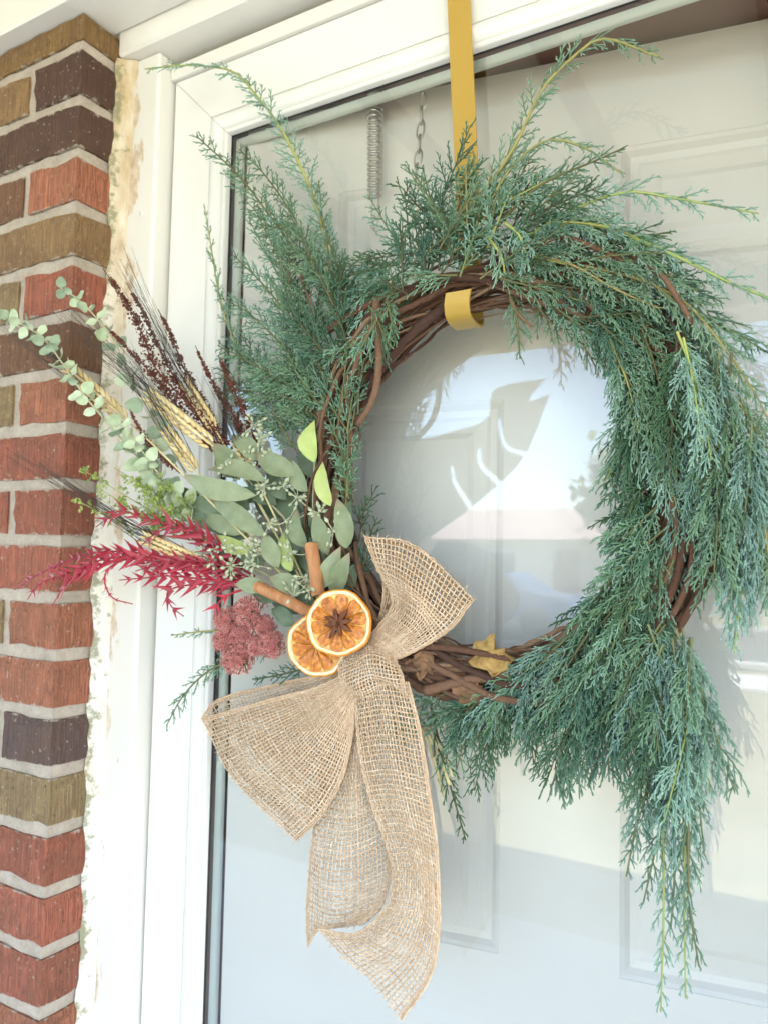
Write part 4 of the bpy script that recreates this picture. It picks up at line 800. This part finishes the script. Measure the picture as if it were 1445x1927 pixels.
# ------------------------------------------------------------------ pink stonecrop flower heads
t = thing('stonecrop_flower', P(480, 1250, .07), 'dusty pink stonecrop flower cluster left of the orange slices', 'flower')
for hx_, hy_, hr, dd in ((432, 1170, 33, .108), (474, 1153, 37, .112), (429, 1205, 30, .11), (450, 1240, 36, .112), (486, 1216, 21, .11), (514, 1214, 28, .112), (462, 1195, 30, .105), (500, 1180, 24, .10)):
    b = Bin(); c0 = P(hx_, hy_, dd-.016); R_ = hr*PXM; n = 260
    for k in range(n):
        D = nrm(VIEW*.75+rng.normal(0, .62, 3)+np.array([0, 0, .1])); q = c0+D*R_*rng.uniform(.80, 1.05); S = nrm(np.cross(D, rng.normal(0, 1, 3))); Q_ = np.cross(D, S); sz = rng.uniform(.0016, .0027); tone = rng.uniform(-.15, .2); V = []; T_ = []; A = []
        for p5 in range(5):
            a = p5*1.2566; E_r = S*cos(a)+Q_*sin(a); F_ = S*-sin(a)+Q_*cos(a); i0 = len(V); V += [q+E_r*sz*.15-D*sz*.3, q+E_r*sz*.55+F_*sz*.28, q+E_r*sz*1.15+D*sz*.75, q+E_r*sz*.55-F_*sz*.28]; T_ += [(i0, i0+1, i0+2), (i0, i0+2, i0+3)]; A += [.1, .5+tone, .85+tone, .5+tone]
        b.add(V, None, T_, a=np.clip(A, 0, 1))
        if k % 3 == 0: b.tubes(np.stack([c0-D*R_*.2+np.array([0, .01, -.004]), q]), .0006, 3, a=.0)
    part('flower_head', b, mt['sedum'], t, smooth=False, kind='stuff')

# straw ends under the wreath
for i, (x0, y0, x1, y1) in enumerate(((792, 1365, 836, 1500), (800, 1372, 846, 1478), (806, 1368, 852, 1462))):
    b = Bin(); b.tubes(spl([P(x0, y0, .05), P((x0+x1)/2+3, (y0+y1)/2, .055), P(x1, y1, .055)], 10), .0016, 7, cap=True)
    single('straw_stalk', b, mt['straw'], ('longest pale straw stalk end under the vines', 'middle pale straw stalk end under the vines', 'shortest pale straw stalk end under the vines')[i], 'straw', group='cut straw stalk ends')

# ------------------------------------------------------------------ what the glass reflects: garden, street, house opposite
mt['far_roof'] = plain('far_roof', (.34, .24, .22), (.44, .33, .30), 3, .85, .2); mt['far_wall'] = plain('far_wall', (.62, .58, .52), (.70, .66, .60), 2, .8, .1); mt['dark_pane'] = M('dark_pane', (.06, .08, .11), .1)
mt['far_trim'] = M('far_trim', (.8, .8, .78), .5); mt['car_paint'] = M('car_paint', (.035, .08, .20), .25, spec=.6); mt['tyre'] = M('tyre', (.02, .02, .02), .8); mt['leaf_green'] = leafmat('leaf_green', (.05, .09, .03), (.10, .14, .05), .6); mt['banner'] = plain('banner', (.52, .50, .42), (.60, .58, .50), 20, .8, .2); mt['banner_stripe'] = M('banner_stripe', (.8, .8, .8), .8)
t = thing('ranch_house', (-9, -27, -.17), 'low ranch house with pinkish roof across the street, mirrored in the glass', 'house')
b = Bin(); b.box((-17, -33, -.17), (-1, -27, 2.35)); part('wall', b, mt['far_wall'], t, smooth=False)
b = Bin(); b.add([(-17.6, -26.4, 2.35), (-.4, -26.4, 2.35), (-.4, -33.6, 2.35), (-17.6, -33.6, 2.35), (-15.6, -30, 3.75), (-2.4, -30, 3.75)], [(0, 1, 5, 4), (2, 3, 4, 5), (0, 3, 2, 1)], [(1, 2, 5), (3, 0, 4)]); part('roof', b, mt['far_roof'], t, smooth=False)
for x in (-15.2, -12.2, -6.2, -3.4):
    b = Bin(); b.box((x, -26.96, .75), (x+1.6, -26.93, 1.95)); wn = part('window', b, mt['far_trim'], t, smooth=False)
    for q in (0, 1): b = Bin(); b.box((x+.1+q*.72, -26.925, .85), (x+.78+q*.72, -26.915, 1.85)); part('pane', b, mt['dark_pane'], wn, smooth=False)
b = Bin(); b.box((-9.2, -26.97, -.1), (-8.2, -26.92, 1.95), bev=.01); part('door', b, mt['brown_jamb'], t, smooth=False)
t = thing('parked_car', (-7.2, -16.2, -.16), 'dark blue parked car in the street, mirrored in the glass', 'car')
prof = [(-2.2, .35), (-2.2, .75), (-1.9, .88), (-1.25, .95), (-.75, 1.38), (.65, 1.40), (1.25, .98), (2.0, .86), (2.2, .65), (2.2, .35)]
b = Bin(); G = np.array([[(-7.2+x, -16.2+yy*(1 if z < 1 else .82), -.16+z) for x, z in prof] for yy in (-.85, -.8, .8, .85)]); b.grid(G); b.add(G[0], None, [(0, i, i+1) for i in range(1, 9)]); b.add(G[-1], None, [(0, i+1, i) for i in range(1, 9)]); part('body', b, mt['car_paint'], t, smooth=False)
for sy in (-.72, .72):
    b = Bin(); q = [(-1.05, 1.0), (-.68, 1.32), (.58, 1.34), (1.0, 1.0)]; b.add([(-7.2+x, -16.2+sy*1.0+(.02 if sy > 0 else -.02)*(1 if z > 1.1 else 6.5), -.16+z) for x, z in q], [(0, 1, 2, 3)]); part('window', b, mt['dark_pane'], t, smooth=False)
for x in (-1.4, 1.35):
    for sy in (-.78, .78):
        b = Bin(); an = np.linspace(0, 2*pi, 20, endpoint=False); b.grid(np.array([[(-7.2+x+r0*cos(a), -16.2+sy+yy, -.16+.33+r0*sin(a)) for a in an] for r0, yy in ((.02, -.1), (.2, -.11), (.33, -.1), (.33, .1), (.2, .11), (.02, .1))]), wrap=True); part('wheel', b, mt['tyre'], t)
def tree(x, y, h, r, label, seed):
    r2 = np.random.default_rng(seed); t = thing('tree', (x, y, -.17), label, 'tree', 'trees across the street'); b = Bin(); b.tubes(spl([(x, y, -.17), (x+.1, y, h*.35), (x-.1, y+.1, h*.75)], 12), np.linspace(.22, .06, 12), 9)
    for k in range(6):
        a = r2.uniform(0, 6.28); b.tubes(spl([(x, y, h*(.35+.06*k)), (x+cos(a)*r*.5, y+sin(a)*r*.5, h*(.5+.07*k)), (x+cos(a)*r*.8, y+sin(a)*r*.8, h*(.6+.06*k))], 6), np.linspace(.07, .02, 6), 5)
    part('trunk', b, mt['bark'], t); b = Bin(); n = 3800; cl = r2.normal(0, 1, (26, 3)); cl = nrm(cl)*r2.uniform(.4, 1, (26, 1))*np.array([r, r, h*.33]); q = cl[r2.integers(0, 26, n)]+r2.normal(0, r*.2, (n, 3))+np.array([x, y, h*.66])
    A = r2.normal(0, .11, (n, 3)); B_ = r2.normal(0, .11, (n, 3)); b.add(np.stack([q-A, q-B_, q+A, q+B_], 1), np.arange(4*n).reshape(n, 4)); part('crown', b, mt['leaf_green'], t, smooth=False)
tree(-5.2, -24.0, 6.0, 1.9, 'small street tree standing in front of the ranch house, mirrored in the glass', 1); tree(1.5, -30, 8.5, 2.8, 'larger tree beside the ranch house, mirrored in the glass', 2); tree(-21, -34, 8.0, 3.0, 'tree at the far end of the ranch house, mirrored in the glass', 3)
def PRf(x, y, Y): q = at(x, y, 1.402-Y); return np.array([q[0], Y, q[2]])      # a point seen mirrored in the pane
t = thing('porch_banner', PRf(760, 1100, -1.7), 'pale swallow-tailed cloth banner with slits at the porch edge, mirrored in the glass', 'banner')  # made-up cloth that blocks the mirrored sky, for a silhouette of unknown origin
ctl = np.array([[PRf(x, y, Y_) for x, y, Y_ in r] for r in ([(640, 830, -1.70), (640, 950, -1.68), (640, 1120, -1.70)], [(790, 825, -1.66), (770, 930, -1.72), (740, 1060, -1.66)], [(850, 812, -1.72), (850, 890, -1.66), (825, 1000, -1.70)], [(915, 788, -1.70), (925, 850, -1.72), (905, 940, -1.70)], [(932, 732, -1.72), (985, 790, -1.70), (985, 860, -1.72)], [(1028, 712, -1.72), (990, 755, -1.70), (1034, 742, -1.72)])])
b = Bin(); S_ = surface(ctl, 60, 20); I_ = np.arange(1200).reshape(60, 20); Q_ = np.stack([I_[:-1, :-1], I_[:-1, 1:], I_[1:, 1:], I_[1:, :-1]], -1); ok = np.ones((59, 19), bool)
for k, j0 in ((33, 9), (40, 8), (47, 7)): ok[k, j0:] = False            # three slits where the sky shows through
b.add(S_, Q_[ok]); part('cloth', b, mt['banner'], t)
pz = PRf(640, 820, -1.70); b = Bin(); b.tubes(np.array([(pz[0]-.02, -1.70, 0), (pz[0]-.02, -1.70, pz[2]+.1)]), .014, 10, cap=True); part('pole', b, mt['far_trim'], t)
def shrub(x, y, r, h, label, seed):
    r2 = np.random.default_rng(seed); t = thing('evergreen_shrub', (x, y, -.17), label, 'shrub'); b = Bin()
    for k in range(7): a = r2.uniform(0, 6.28); b.tubes(spl([(x, y, -.17), (x+cos(a)*r*.3, y+sin(a)*r*.3, h*.4), (x+cos(a)*r*.6, y+sin(a)*r*.6, h*.75)], 6), np.linspace(.03, .008, 6), 5)
    part('stem', b, mt['bark'], t); n = 5200; D = nrm(r2.normal(0, 1, (n, 3))); q = np.array([x, y, h*.48])+D*np.array([r, r, h*.54])*(r2.uniform(.55, 1.02, n)[:, None]); A = r2.normal(0, .03, (n, 3)); B_ = r2.normal(0, .03, (n, 3)); b = Bin(); b.add(np.stack([q-A, q-B_, q+A, q+B_], 1), np.arange(4*n).reshape(n, 4)); part('crown', b, mt['leaf_green'], t, smooth=False)
shrub(-2.95, -2.6, .60, 1.55, 'rounded evergreen shrub beside the porch, mirrored in the glass', 4)  # unseen shrub, added to keep bright street reflections off the left of the pane
